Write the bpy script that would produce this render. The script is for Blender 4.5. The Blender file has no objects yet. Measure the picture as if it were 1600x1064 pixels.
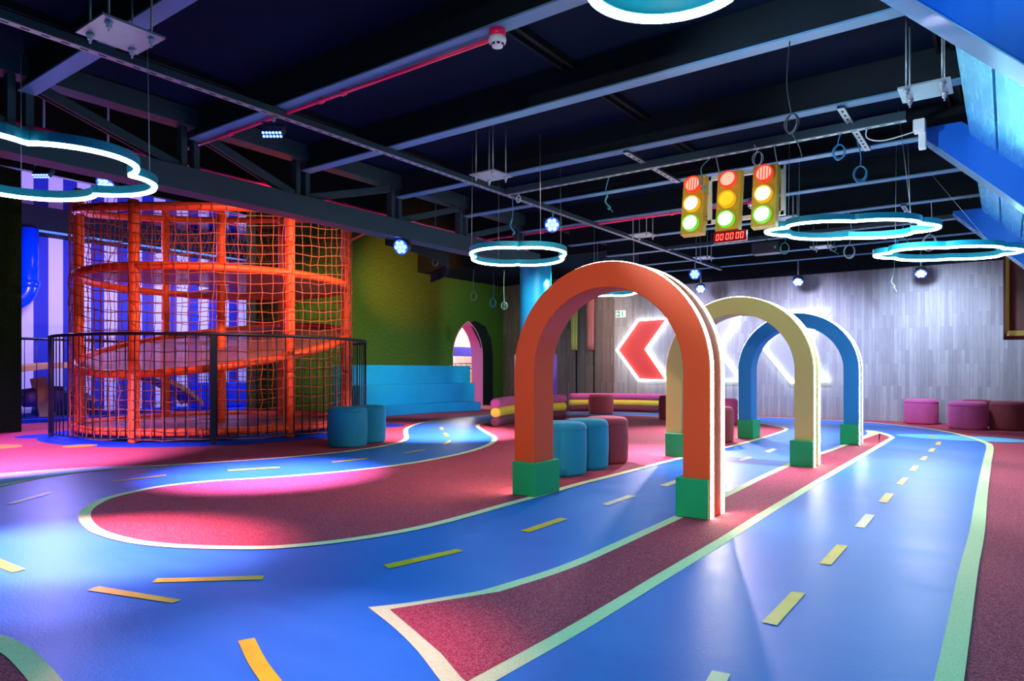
import bpy, bmesh, math, random
from mathutils import Vector, Matrix
from math import sin, cos, pi, radians, sqrt, atan2

random.seed(7)
C = bpy.context.scene.collection
SC = bpy.context.scene

# ------------------------------------------------------------------ camera, world, exposure
F = 1067.0            # focal length in pixels of the 1600x1064 frame
CX, HY = 800.0, 578.0 # principal column and horizon row
YAW = radians(36.0)
EYE = 0.9
cam_d = bpy.data.cameras.new('camera')
cam_d.sensor_width = 36.0
cam_d.lens = F / 1600 * 36.0
cam_d.shift_y = (HY - 532.0) / 1600
cam_d.clip_start = 0.05
cam_d.clip_end = 200
cam = bpy.data.objects.new('camera', cam_d)
cam.location = (0, 0, EYE)
cam.rotation_euler = (pi / 2, 0, YAW)
C.objects.link(cam)
SC.camera = cam

W = bpy.data.worlds.new('world')
SC.world = W
W.use_nodes = True
W.node_tree.nodes['Background'].inputs[0].default_value = (0.20, 0.32, 0.75, 1)
W.node_tree.nodes['Background'].inputs[1].default_value = 0.02

SC.view_settings.view_transform = 'Standard'
SC.view_settings.look = 'None'
SC.view_settings.gamma = 1
SC.view_settings.use_curve_mapping = False
SC.view_settings.exposure = 0.2


def spot(loc, target, energy, color, cone=60, blend=1.0, radius=0.06, spec=1.0):
    d = bpy.data.lights.new('spot_lamp', 'SPOT')
    d.energy = energy
    d.color = color
    d.spot_size = radians(cone)
    d.spot_blend = blend
    d.shadow_soft_size = radius
    d.specular_factor = spec
    o = bpy.data.objects.new('spot_lamp', d)
    o.location = loc
    o.rotation_euler = (Vector(target) - Vector(loc)).to_track_quat('-Z', 'Y').to_euler()
    C.objects.link(o)
    return o


def lamp(loc, energy, color, radius=0.1):
    d = bpy.data.lights.new('point_lamp', 'POINT')
    d.energy = energy
    d.color = color
    d.shadow_soft_size = radius
    o = bpy.data.objects.new('point_lamp', d)
    o.location = loc
    C.objects.link(o)
    return o


LAV = (0.80, 0.70, 1.0)
PUR = (0.45, 0.15, 1.0)
# the LED washers of the ceiling track, pointing at the floor
spot((-4.4, 3.04, 2.55), (-5.1, 3.5, 0), 3200, (0.60, 0.36, 1.0), 46, spec=0.4)
spot((-4.4, 0.9, 2.6), (-3.75, 1.35, 0), 2300, (1.0, 0.42, 0.62), 44, spec=0.4)
spot((-1.7, 1.0, 2.7), (-1.75, 1.3, 0), 420, (1.0, 0.42, 0.62), 34, spec=0.4)
spot((-4.4, 6.87, 2.5), (-6.5, 7.2, 0), 2900, (1.0, 0.66, 0.90), 50, spec=0.3)
spot((-4.4, 6.87, 2.5), (-2.6, 6.8, 0), 1300, (0.85, 0.50, 1.0), 54, spec=0.2)
spot((-4.4, 11.5, 2.45), (-2.6, 8.4, 0), 1250, (0.95, 0.75, 0.95), 80, spec=0.1)
spot((-6.2, 1.2, 2.3), (-8.1, 2.7, 0), 3400, (0.70, 0.40, 1.0), 54)
spot((-10.3, 0.8, 2.9), (-10.6, 3.3, 0), 1300, (0.50, 0.07, 1.0), 50)
# wall washers by the plank wall
spot((-3.02, 12.1, 2.45), (-3.2, 13.65, 0.9), 300, (0.55, 0.60, 1.0), 120)
spot((-1.13, 12.0, 2.45), (-1.0, 13.65, 0.9), 330, (0.52, 0.66, 1.0), 120)
spot((-4.9, 12.0, 2.45), (-5.2, 13.65, 0.9), 240, (0.62, 0.62, 1.0), 120)
spot((-7.6, 11.6, 2.7), (-8.2, 13.8, 1.0), 620, (1.0, 0.72, 0.62), 120)
spot((-1.0, 11.5, 2.5), (-1.3, 9.9, 0), 420, (0.80, 0.85, 1.0), 100, spec=0.25)
# floods on the turf wall and the net tower
spot((-8.5, 8.6, 2.1), (-10.9, 11.0, 3.1), 900, (1.0, 0.36, 0.08), 52)
spot((-7.6, 7.7, 2.9), (-10.9, 9.6, 1.5), 700, (0.95, 0.85, 0.35), 66)
spot((-6.0, 9.0, 2.7), (-10.0, 10.6, 0.4), 620, (0.50, 0.80, 1.0), 52)
spot((-7.2, 12.0, 2.9), (-10.9, 12.8, 1.4), 300, (0.6, 1.0, 0.6), 80)
spot((-6.0, 4.2, 2.75), (-9.3, 5.6, 1.3), 420, (1.0, 0.45, 0.35), 75)
spot((-6.0, 6.6, 2.75), (-9.3, 5.6, 1.6), 360, (1.0, 0.60, 0.30), 75)
spot((-6.4, 10.0, 2.9), (-7.83, 11.7, 1.9), 190, (0.5, 0.9, 1.0), 50)  # added spot with no fixture: brightens the dim column
# added fill spots without fixtures: brighten the cyan canopy
spot((-2.6, 2.6, 2.2), (0.3, 5.2, 2.1), 420, (0.55, 0.80, 1.0), 70)
spot((-1.6, 0.2, 2.0), (0.6, 3.4, 2.4), 170, (0.45, 0.68, 1.0), 80)
# added wide fill spots under the roof, no fixtures: raise the general brightness
for _x, _y, _e, _c in ((-1.0, 2.6, 95, (0.10, 0.66, 1.0)), (0.8, 3.2, 210, (0.58, 1.0, 0.60)), (-3.0, 2.2, 70, (0.10, 0.45, 1.0)),
                       (-0.6, 6.9, 340, (0.65, 0.88, 1.0)), (0.9, 7.2, 260, (1.0, 0.8, 0.8)), (-3.4, 5.2, 80, (1.0, 0.6, 0.5))):
    spot((_x, _y, 2.72), (_x, _y, 0), _e, _c, 130, 1.0, 0.15, spec=0.4)
# added unseen fill spot behind the viewer: lights the faces turned this way
spot((0.6, -2.2, 2.25), (-2.4, 6.0, 1.1), 620, (1.0, 0.86, 0.80), 44, spec=0.2)
spot((-8.2, 0.2, 2.6), (-11.6, 2.6, 1.4), 80, (0.5, 1.0, 0.5), 70)  # added weak green fill, no fixture: lifts the dark turf
# the play room behind the tower and the bright hall behind the pointed doorway
lamp((-12.5, 4.7, 2.7), 420, (0.40, 0.30, 1.0), 0.3)
lamp((-13.2, 8.6, 2.6), 330, (0.36, 0.36, 1.0), 0.3)
lamp((-13.2, 6.2, 4.4), 45, (0.35, 0.12, 1.0), 0.3)
lamp((-13.5, 14.4, 2.6), 500, (1.0, 0.95, 0.92), 0.3)
lamp((-15.0, 18.6, 2.8), 700, (1.0, 0.95, 0.92), 0.3)

# ------------------------------------------------------------------ geometry of the view: pixel -> world on a real surface
CY, SY = cos(YAW), sin(YAW)


def ray(u, v):
    a = u - CX
    return (-F * SY + a * CY, F * CY + a * SY, HY - v)


def fl(u, v, z=0.0):
    r = ray(u, v)
    s = (z - EYE) / r[2]
    return Vector((r[0] * s, r[1] * s, z))


def on_x(u, v, X):
    r = ray(u, v)
    s = X / r[0]
    return Vector((X, r[1] * s, EYE + r[2] * s))


def on_y(u, v, Y):
    r = ray(u, v)
    s = Y / r[1]
    return Vector((r[0] * s, Y, EYE + r[2] * s))


def rm(lat, dep, z=0.0):
    """right / ahead of the camera -> room axes"""
    return Vector((-SY * dep + CY * lat, CY * dep + SY * lat, z))


WS, WX0, WY0 = 0.0, -3.5, 13.65     # plank wall: y = WY0 + WS*(x-WX0)


def wall_y(x):
    return WY0 + WS * (x - WX0)


def on_wall(u, v, off=0.0):
    r = ray(u, v)
    s = (WY0 - WS * WX0 - off) / (r[1] - WS * r[0])
    return Vector((r[0] * s, r[1] * s, EYE + r[2] * s))


# ------------------------------------------------------------------ materials
def mat(name, color, rough=0.5, metal=0.0, var=0.0, scale=40.0, bump=0.0, bscale=200.0, emit=None, es=0.0, sheen=0.0, spec=0.5, coat=0.0, alpha=1.0):
    m = bpy.data.materials.new(name)
    m.use_nodes = True
    nt = m.node_tree
    p = nt.nodes['Principled BSDF']
    p.inputs['Base Color'].default_value = (*color, 1)
    p.inputs['Roughness'].default_value = rough
    p.inputs['Metallic'].default_value = metal
    p.inputs['Specular IOR Level'].default_value = spec
    p.inputs['Alpha'].default_value = alpha
    if sheen:
        p.inputs['Sheen Weight'].default_value = sheen
        p.inputs['Sheen Roughness'].default_value = 0.4
        p.inputs['Sheen Tint'].default_value = (*[min(1, c * 1.5 + 0.1) for c in color], 1)
    if coat:
        p.inputs['Coat Weight'].default_value = coat
        p.inputs['Coat Roughness'].default_value = 0.1
    if emit:
        p.inputs['Emission Color'].default_value = (*emit, 1)
        p.inputs['Emission Strength'].default_value = es
    tc = nt.nodes.new('ShaderNodeTexCoord')
    if var:
        n = nt.nodes.new('ShaderNodeTexNoise')
        n.inputs['Scale'].default_value = scale
        n.inputs['Detail'].default_value = 3
        nt.links.new(tc.outputs['Object'], n.inputs['Vector'])
        mx = nt.nodes.new('ShaderNodeMix')
        mx.data_type = 'RGBA'
        mx.inputs['A'].default_value = (*[max(0, c * (1 - var)) for c in color], 1)
        mx.inputs['B'].default_value = (*[min(1, c * (1 + var)) for c in color], 1)
        nt.links.new(n.outputs['Fac'], mx.inputs['Factor'])
        nt.links.new(mx.outputs['Result'], p.inputs['Base Color'])
    if bump:
        n2 = nt.nodes.new('ShaderNodeTexNoise')
        n2.inputs['Scale'].default_value = bscale
        n2.inputs['Detail'].default_value = 4
        nt.links.new(tc.outputs['Object'], n2.inputs['Vector'])
        b = nt.nodes.new('ShaderNodeBump')
        b.inputs['Strength'].default_value = bump
        b.inputs['Distance'].default_value = 0.02
        nt.links.new(n2.outputs['Fac'], b.inputs['Height'])
        nt.links.new(b.outputs['Normal'], p.inputs['Normal'])
    return m


def mat_granule(name, c1, c2, c3, scale=260.0, rough=0.75):
    """rubber crumb surface: specks of several tones"""
    m = bpy.data.materials.new(name)
    m.use_nodes = True
    nt = m.node_tree
    p = nt.nodes['Principled BSDF']
    p.inputs['Roughness'].default_value = rough
    p.inputs['Specular IOR Level'].default_value = 0.12
    tc = nt.nodes.new('ShaderNodeTexCoord')
    v = nt.nodes.new('ShaderNodeTexVoronoi')
    v.inputs['Scale'].default_value = scale
    nt.links.new(tc.outputs['Object'], v.inputs['Vector'])
    sep = nt.nodes.new('ShaderNodeSeparateColor')
    nt.links.new(v.outputs['Color'], sep.inputs['Color'])
    r = nt.nodes.new('ShaderNodeValToRGB')
    r.color_ramp.elements[0].position = 0.0
    r.color_ramp.elements[0].color = (*c1, 1)
    r.color_ramp.elements[1].position = 1.0
    r.color_ramp.elements[1].color = (*c3, 1)
    e = r.color_ramp.elements.new(0.5)
    e.color = (*c2, 1)
    nt.links.new(sep.outputs['Red'], r.inputs['Fac'])
    nt.links.new(r.outputs['Color'], p.inputs['Base Color'])
    b = nt.nodes.new('ShaderNodeBump')
    b.inputs['Strength'].default_value = 0.5
    b.inputs['Distance'].default_value = 0.004
    nt.links.new(sep.outputs['Green'], b.inputs['Height'])
    nt.links.new(b.outputs['Normal'], p.inputs['Normal'])
    return m


def mat_road():
    m = bpy.data.materials.new('road_vinyl')
    m.use_nodes = True
    nt = m.node_tree
    p = nt.nodes['Principled BSDF']
    tc = nt.nodes.new('ShaderNodeTexCoord')
    n = nt.nodes.new('ShaderNodeTexNoise')
    n.inputs['Scale'].default_value = 1.6
    n.inputs['Detail'].default_value = 8
    n.inputs['Roughness'].default_value = 0.65
    mp = nt.nodes.new('ShaderNodeMapping')
    mp.inputs['Scale'].default_value = (1.0, 3.0, 1.0)
    nt.links.new(tc.outputs['Object'], mp.inputs['Vector'])
    nt.links.new(mp.outputs['Vector'], n.inputs['Vector'])
    r = nt.nodes.new('ShaderNodeValToRGB')
    r.color_ramp.elements[0].position = 0.35
    r.color_ramp.elements[0].color = (0.018, 0.165, 0.60, 1)
    r.color_ramp.elements[1].position = 0.75
    r.color_ramp.elements[1].color = (0.038, 0.205, 0.64, 1)
    nt.links.new(n.outputs['Fac'], r.inputs['Fac'])
    nt.links.new(r.outputs['Color'], p.inputs['Base Color'])
    rr = nt.nodes.new('ShaderNodeMapRange')
    rr.inputs['To Min'].default_value = 0.28
    rr.inputs['To Max'].default_value = 0.48
    p.inputs['Specular IOR Level'].default_value = 0.22
    nt.links.new(n.outputs['Fac'], rr.inputs['Value'])
    nt.links.new(rr.outputs['Result'], p.inputs['Roughness'])
    n3 = nt.nodes.new('ShaderNodeTexNoise')
    n3.inputs['Scale'].default_value = 90
    nt.links.new(tc.outputs['Object'], n3.inputs['Vector'])
    b = nt.nodes.new('ShaderNodeBump')
    b.inputs['Strength'].default_value = 0.08
    b.inputs['Distance'].default_value = 0.01
    nt.links.new(n3.outputs['Fac'], b.inputs['Height'])
    nt.links.new(b.outputs['Normal'], p.inputs['Normal'])
    return m


def mat_planks(name, c1, c2, mortar, bw=0.62, rh=0.058):
    """narrow vertical planks of uneven tone"""
    m = bpy.data.materials.new(name)
    m.use_nodes = True
    nt = m.node_tree
    p = nt.nodes['Principled BSDF']
    p.inputs['Roughness'].default_value = 0.55
    tc = nt.nodes.new('ShaderNodeTexCoord')
    sp = nt.nodes.new('ShaderNodeSeparateXYZ')
    nt.links.new(tc.outputs['Object'], sp.inputs['Vector'])
    cb = nt.nodes.new('ShaderNodeCombineXYZ')
    nt.links.new(sp.outputs['Z'], cb.inputs['X'])
    nt.links.new(sp.outputs['X'], cb.inputs['Y'])
    br = nt.nodes.new('ShaderNodeTexBrick')
    br.offset = 0.37
    br.offset_frequency = 2
    br.squash = 1.0
    br.inputs['Color1'].default_value = (*c1, 1)
    br.inputs['Color2'].default_value = (*c2, 1)
    br.inputs['Mortar'].default_value = (*mortar, 1)
    br.inputs['Scale'].default_value = 1.0
    br.inputs['Mortar Size'].default_value = 0.0015
    br.inputs['Brick Width'].default_value = bw
    br.inputs['Row Height'].default_value = rh
    nt.links.new(cb.outputs['Vector'], br.inputs['Vector'])
    mp = nt.nodes.new('ShaderNodeMapping')
    mp.inputs['Scale'].default_value = (90, 90, 4)
    nt.links.new(tc.outputs['Object'], mp.inputs['Vector'])
    n = nt.nodes.new('ShaderNodeTexNoise')
    n.inputs['Scale'].default_value = 1.0
    n.inputs['Detail'].default_value = 5
    nt.links.new(mp.outputs['Vector'], n.inputs['Vector'])
    mr = nt.nodes.new('ShaderNodeMapRange')
    mr.inputs['To Min'].default_value = 0.65
    mr.inputs['To Max'].default_value = 1.3
    nt.links.new(n.outputs['Fac'], mr.inputs['Value'])
    mx = nt.nodes.new('ShaderNodeVectorMath')
    mx.operation = 'SCALE'
    nt.links.new(br.outputs['Color'], mx.inputs[0])
    nt.links.new(mr.outputs['Result'], mx.inputs['Scale'])
    nt.links.new(mx.outputs['Vector'], p.inputs['Base Color'])
    return m


def mat_stripes():
    """broad vertical stripes along Y: pale violet and deep blue"""
    m = bpy.data.materials.new('striped_wall_paint')
    m.use_nodes = True
    nt = m.node_tree
    p = nt.nodes['Principled BSDF']
    p.inputs['Roughness'].default_value = 0.6
    tc = nt.nodes.new('ShaderNodeTexCoord')
    sp = nt.nodes.new('ShaderNodeSeparateXYZ')
    nt.links.new(tc.outputs['Object'], sp.inputs['Vector'])
    a = nt.nodes.new('ShaderNodeMath')
    a.operation = 'MULTIPLY_ADD'
    a.inputs[1].default_value = 1 / 0.52
    a.inputs[2].default_value = -5.59 / 0.52 + 40
    nt.links.new(sp.outputs['Y'], a.inputs[0])
    f = nt.nodes.new('ShaderNodeMath')
    f.operation = 'FRACT'
    nt.links.new(a.outputs[0], f.inputs[0])
    g = nt.nodes.new('ShaderNodeMath')
    g.operation = 'GREATER_THAN'
    g.inputs[1].default_value = 0.5
    nt.links.new(f.outputs[0], g.inputs[0])
    mx = nt.nodes.new('ShaderNodeMix')
    mx.data_type = 'RGBA'
    mx.inputs['A'].default_value = (0.80, 0.78, 0.85, 1)
    mx.inputs['B'].default_value = (0.01, 0.03, 0.40, 1)
    nt.links.new(g.outputs[0], mx.inputs['Factor'])
    nt.links.new(mx.outputs['Result'], p.inputs['Base Color'])
    return m


def mat_turf(name, c1, c2):
    m = bpy.data.materials.new(name)
    m.use_nodes = True
    nt = m.node_tree
    p = nt.nodes['Principled BSDF']
    p.inputs['Roughness'].default_value = 0.9
    p.inputs['Specular IOR Level'].default_value = 0.1
    tc = nt.nodes.new('ShaderNodeTexCoord')
    mp = nt.nodes.new('ShaderNodeMapping')
    mp.inputs['Scale'].default_value = (70, 70, 22)
    nt.links.new(tc.outputs['Object'], mp.inputs['Vector'])
    n = nt.nodes.new('ShaderNodeTexNoise')
    n.inputs['Scale'].default_value = 1.0
    n.inputs['Detail'].default_value = 6
    n.inputs['Roughness'].default_value = 0.8
    nt.links.new(mp.outputs['Vector'], n.inputs['Vector'])
    r = nt.nodes.new('ShaderNodeValToRGB')
    r.color_ramp.elements[0].position = 0.38
    r.color_ramp.elements[0].color = (*c1, 1)
    r.color_ramp.elements[1].position = 0.68
    r.color_ramp.elements[1].color = (*c2, 1)
    nt.links.new(n.outputs['Fac'], r.inputs['Fac'])
    nt.links.new(r.outputs['Color'], p.inputs['Base Color'])
    b = nt.nodes.new('ShaderNodeBump')
    b.inputs['Strength'].default_value = 0.9
    b.inputs['Distance'].default_value = 0.02
    nt.links.new(n.outputs['Fac'], b.inputs['Height'])
    nt.links.new(b.outputs['Normal'], p.inputs['Normal'])
    return m


def mat_brushed(name, color, rough=0.28):
    m = bpy.data.materials.new(name)
    m.use_nodes = True
    nt = m.node_tree
    p = nt.nodes['Principled BSDF']
    p.inputs['Base Color'].default_value = (*color, 1)
    p.inputs['Metallic'].default_value = 0.75
    tc = nt.nodes.new('ShaderNodeTexCoord')
    mp = nt.nodes.new('ShaderNodeMapping')
    mp.inputs['Scale'].default_value = (2.0, 1.2, 60)
    nt.links.new(tc.outputs['Object'], mp.inputs['Vector'])
    n = nt.nodes.new('ShaderNodeTexNoise')
    n.inputs['Scale'].default_value = 1.5
    n.inputs['Detail'].default_value = 4
    nt.links.new(mp.outputs['Vector'], n.inputs['Vector'])
    mr = nt.nodes.new('ShaderNodeMapRange')
    mr.inputs['To Min'].default_value = rough - 0.1
    mr.inputs['To Max'].default_value = rough + 0.06
    nt.links.new(n.outputs['Fac'], mr.inputs['Value'])
    nt.links.new(mr.outputs['Result'], p.inputs['Roughness'])
    return m


def mat_mesh_cloth(name, color, open_share=0.4, scale=45.0):
    """woven web: a fine square grid with real openings"""
    m = bpy.data.materials.new(name)
    m.use_nodes = True
    nt = m.node_tree
    p = nt.nodes['Principled BSDF']
    p.inputs['Base Color'].default_value = (*color, 1)
    p.inputs['Roughness'].default_value = 0.8
    tc = nt.nodes.new('ShaderNodeTexCoord')
    sp = nt.nodes.new('ShaderNodeSeparateXYZ')
    nt.links.new(tc.outputs['Object'], sp.inputs['Vector'])
    out = []
    for ax in ('X', 'Y'):
        a = nt.nodes.new('ShaderNodeMath')
        a.operation = 'MULTIPLY'
        a.inputs[1].default_value = scale
        nt.links.new(sp.outputs[ax], a.inputs[0])
        f = nt.nodes.new('ShaderNodeMath')
        f.operation = 'FRACT'
        nt.links.new(a.outputs[0], f.inputs[0])
        g = nt.nodes.new('ShaderNodeMath')
        g.operation = 'LESS_THAN'
        g.inputs[1].default_value = 1 - sqrt(open_share)
        nt.links.new(f.outputs[0], g.inputs[0])
        out.append(g)
    mxx = nt.nodes.new('ShaderNodeMath')
    mxx.operation = 'MAXIMUM'
    nt.links.new(out[0].outputs[0], mxx.inputs[0])
    nt.links.new(out[1].outputs[0], mxx.inputs[1])
    nt.links.new(mxx.outputs[0], p.inputs['Alpha'])
    return m


M = {}
M['pink'] = mat_granule('pink_rubber_crumb', (0.22, 0.018, 0.042), (0.42, 0.045, 0.085), (0.66, 0.15, 0.18))
M['road'] = mat_road()
M['line'] = mat_granule('pale_line_rubber', (0.62, 0.70, 0.32), (0.73, 0.81, 0.42), (0.84, 0.88, 0.58), 320)
M['dash'] = mat('yellow_dash', (0.85, 0.52, 0.01), 0.4, var=0.25, scale=14)
M['worn'] = mat('worn_dash', (0.80, 0.66, 0.40), 0.35, var=0.35, scale=10)
M['deepblue'] = mat_granule('deep_blue_rubber', (0.0, 0.03, 0.45), (0.0, 0.05, 0.60), (0.02, 0.10, 0.75))
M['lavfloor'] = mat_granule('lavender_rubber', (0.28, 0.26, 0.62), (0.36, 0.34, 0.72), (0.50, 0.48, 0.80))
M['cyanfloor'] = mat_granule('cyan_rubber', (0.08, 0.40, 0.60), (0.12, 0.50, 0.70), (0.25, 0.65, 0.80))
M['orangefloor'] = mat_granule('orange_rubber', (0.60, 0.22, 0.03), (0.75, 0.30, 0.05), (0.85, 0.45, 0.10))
M['black'] = mat('black_paint', (0.006, 0.009, 0.013), 0.7, spec=0.15, var=0.2, scale=3)
M['deck'] = mat('dark_roof_sheet', (0.001, 0.007, 0.024), 0.85, spec=0.1, var=0.3, scale=1.5)
M['steel'] = mat('dark_blue_grey_steel', (0.018, 0.042, 0.062), 0.45, var=0.2, scale=6)
M['web_steel'] = mat('near_black_beam_web', (0.004, 0.008, 0.013), 0.6, spec=0.2, var=0.2, scale=4)
M['flange'] = mat('grey_blue_flange', (0.085, 0.22, 0.38), 0.45, var=0.15, scale=8)
M['galv'] = mat('galvanised_steel', (0.34, 0.40, 0.43), 0.4, 0.5, var=0.15, scale=20)
M['white'] = mat('white_enamel', (0.80, 0.82, 0.82), 0.4)
M['redpipe'] = mat('red_conduit', (0.95, 0.012, 0.12), 0.3)
M['orange'] = mat('orange_paint', (0.88, 0.082, 0.008), 0.55, bump=0.02, bscale=300)
M['olive'] = mat('soft_yellow_paint', (0.64, 0.51, 0.14), 0.55, bump=0.02, bscale=300)
M['archblue'] = mat('arch_blue_paint', (0.0, 0.21, 0.50), 0.55, bump=0.02, bscale=300)
M['pad'] = mat('green_pad_vinyl', (0.0, 0.36, 0.11), 0.6, bump=0.05, bscale=60)
M['led'] = mat('led_strip_warm', (1, 1, 1), 0.4, emit=(1.0, 0.95, 0.74), es=26.0)
M['neon'] = mat('neon_tube_white', (1, 1, 1), 0.4, emit=(0.40, 0.95, 1.0), es=22.0)
M['chevled'] = mat('chevron_tube_white', (1, 1, 1), 0.4, emit=(0.80, 0.97, 1.0), es=6.0)
M['teal'] = mat('teal_channel', (0.0, 0.24, 0.34), 0.5)
M['bluevelvet'] = mat('blue_velvet', (0.0, 0.21, 0.35), 0.8, var=0.12, scale=8, bump=0.12, bscale=30, sheen=0.3)
M['pinkvelvet'] = mat('pink_velvet', (0.66, 0.10, 0.30), 0.8, var=0.15, scale=8, bump=0.12, bscale=30, sheen=0.5)
M['redvelvet'] = mat('terracotta_velvet', (0.42, 0.06, 0.06), 0.8, var=0.15, scale=8, bump=0.12, bscale=30, sheen=0.4)
M['marvelvet'] = mat('maroon_velvet', (0.22, 0.025, 0.035), 0.8, var=0.15, scale=8, bump=0.12, bscale=30, sheen=0.4)
M['yelvelvet'] = mat('yellow_velvet', (0.95, 0.68, 0.06), 0.8, var=0.1, scale=8, bump=0.1, bscale=30, sheen=0.4)
M['plumvelvet'] = mat('plum_velvet', (0.15, 0.025, 0.06), 0.8, var=0.15, scale=8, bump=0.1, bscale=30, sheen=0.4)
M['benchblue'] = mat('bright_blue_vinyl', (0.0, 0.235, 0.56), 0.5, var=0.12, scale=4, bump=0.15, bscale=7)
M['foam'] = mat('orange_foam_sleeve', (0.85, 0.075, 0.008), 0.5, var=0.12, scale=10, bump=0.15, bscale=25)
M['rope'] = mat('orange_rope', (0.34, 0.075, 0.035), 0.8)
M['web'] = mat_mesh_cloth('pinkish_web', (0.36, 0.10, 0.08), 0.14, 28)
M['fence'] = mat('black_fence_steel', (0.008, 0.012, 0.022), 0.4, spec=0.3)
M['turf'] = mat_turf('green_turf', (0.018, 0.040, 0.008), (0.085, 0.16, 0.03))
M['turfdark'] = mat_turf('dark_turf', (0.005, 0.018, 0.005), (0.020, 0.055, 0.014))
M['plank'] = mat_planks('grey_planks', (0.30, 0.28, 0.28), (0.42, 0.40, 0.39), (0.20, 0.19, 0.19))
M['plankbrown'] = mat_planks('brown_planks', (0.17, 0.125, 0.11), (0.26, 0.20, 0.18), (0.10, 0.08, 0.07))
M['stripes'] = mat_stripes()
M['ribblue'] = mat('rib_blue_lacquer', (0.0, 0.115, 0.60), 0.35, coat=0.3)
M['band'] = mat('pale_blue_gloss_band', (0.32, 0.55, 0.80), 0.15, 0.3)
M['cyanpanel'] = mat_brushed('cyan_brushed_metal', (0.10, 0.62, 0.85))
M['tlyellow'] = mat('signal_yellow_box', (0.78, 0.52, 0.05), 0.5)
M['tlred'] = mat('red_lens', (0.9, 0.1, 0.05), 0.3, emit=(1.0, 0.22, 0.16), es=2.2)
M['tlredrim'] = mat('red_rim', (0.85, 0.04, 0.02), 0.35, emit=(1.0, 0.05, 0.02), es=0.6)
M['tlyel'] = mat('amber_lens_lit', (1, 0.8, 0.3), 0.3, emit=(1.0, 0.85, 0.55), es=4.0)
M['tlyeldim'] = mat('amber_lens_dim', (0.9, 0.55, 0.02), 0.3, emit=(1.0, 0.55, 0.02), es=0.8)
M['tlyelrim'] = mat('amber_rim', (0.85, 0.5, 0.02), 0.35, emit=(1.0, 0.5, 0.0), es=0.5)
M['tlgrn'] = mat('green_lens_lit', (0.8, 1, 0.8), 0.3, emit=(0.85, 1.0, 0.80), es=4.0)
M['tlgrnrim'] = mat('green_rim', (0.2, 0.7, 0.05), 0.35, emit=(0.15, 0.9, 0.02), es=0.5)
M['dispbox'] = mat('dark_red_acrylic', (0.38, 0.006, 0.02), 0.25)
M['digit'] = mat('red_digit', (1, 0.3, 0.2), 0.4, emit=(1.0, 0.10, 0.06), es=2.2)
M['parlens'] = mat('blue_led_lens', (0.6, 0.7, 1), 0.3, emit=(0.08, 0.17, 1.0), es=6.0)
M['parhalo'] = mat('blue_halo_glow', (0.05, 0.1, 0.6), 0.3, emit=(0.02, 0.09, 1.0), es=1.6)  # emission stands in for the blue halo round the lenses
M['parbody'] = mat('black_lamp_housing', (0.02, 0.025, 0.035), 0.4)
M['chevred'] = mat('red_chevron_panel', (0.72, 0.06, 0.05), 0.5)
M['chevpale'] = mat('pale_lilac_panel', (0.42, 0.40, 0.68), 0.5)
M['bluecable'] = mat('blue_cable', (0.05, 0.30, 0.55), 0.5)
M['greycable'] = mat('pale_grey_cable', (0.45, 0.52, 0.58), 0.5)
M['blackcable'] = mat('black_cable', (0.01, 0.012, 0.02), 0.5)
M['tealcable'] = mat('teal_cable', (0.10, 0.40, 0.42), 0.5)
M['satin'] = mat('maroon_satin', (0.13, 0.022, 0.02), 0.3, sheen=0.3)
M['gold'] = mat('gold_trim', (0.72, 0.48, 0.08), 0.45)
M['pinkcloth'] = mat('pink_cloth', (0.70, 0.22, 0.22), 0.6)
M['yelcloth'] = mat('yellow_cloth', (0.75, 0.66, 0.16), 0.6)
M['column'] = mat('cyan_column_vinyl', (0.02, 0.50, 0.85), 0.45)
M['purplepad'] = mat('purple_pad', (0.20, 0.05, 0.65), 0.5)
M['pinkjamb'] = mat('pink_lilac_jamb', (0.65, 0.20, 0.48), 0.5)
M['signgreen'] = mat('exit_green', (0.0, 0.28, 0.18), 0.4, emit=(0.0, 0.4, 0.25), es=0.25)
M['signwhite'] = mat('sign_white', (0.85, 0.9, 0.88), 0.4, emit=(0.8, 1.0, 0.95), es=0.35)
M['bluepipe'] = mat('blue_plastic_tube', (0.0, 0.05, 0.70), 0.2, coat=0.4)
M['wood'] = mat('pine_plywood', (0.62, 0.36, 0.14), 0.5, var=0.2, scale=5)
M['purplefoam'] = mat('dark_purple_disc', (0.10, 0.05, 0.18), 0.6)
M['purplesoft'] = mat('violet_ramp_vinyl', (0.22, 0.10, 0.60), 0.5)
M['hallwhite'] = mat('bright_hall_wall', (0.85, 0.80, 0.76), 0.6)
M['hallpink'] = mat('salmon_truss', (0.75, 0.32, 0.24), 0.5)
M['navy'] = mat('navy_band', (0.02, 0.02, 0.20), 0.4)
M['hallorange'] = mat('orange_box', (0.85, 0.28, 0.02), 0.5)
M['mint'] = mat('mint_paint', (0.35, 0.70, 0.62), 0.5)
M['tealmound'] = mat('teal_mound_vinyl', (0.02, 0.22, 0.34), 0.5)


# ------------------------------------------------------------------ mesh building
def origin_of(o):
    v = Vector((0, 0, 0))
    while o is not None:
        v += o.location
        o = o.parent
    return v


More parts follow.
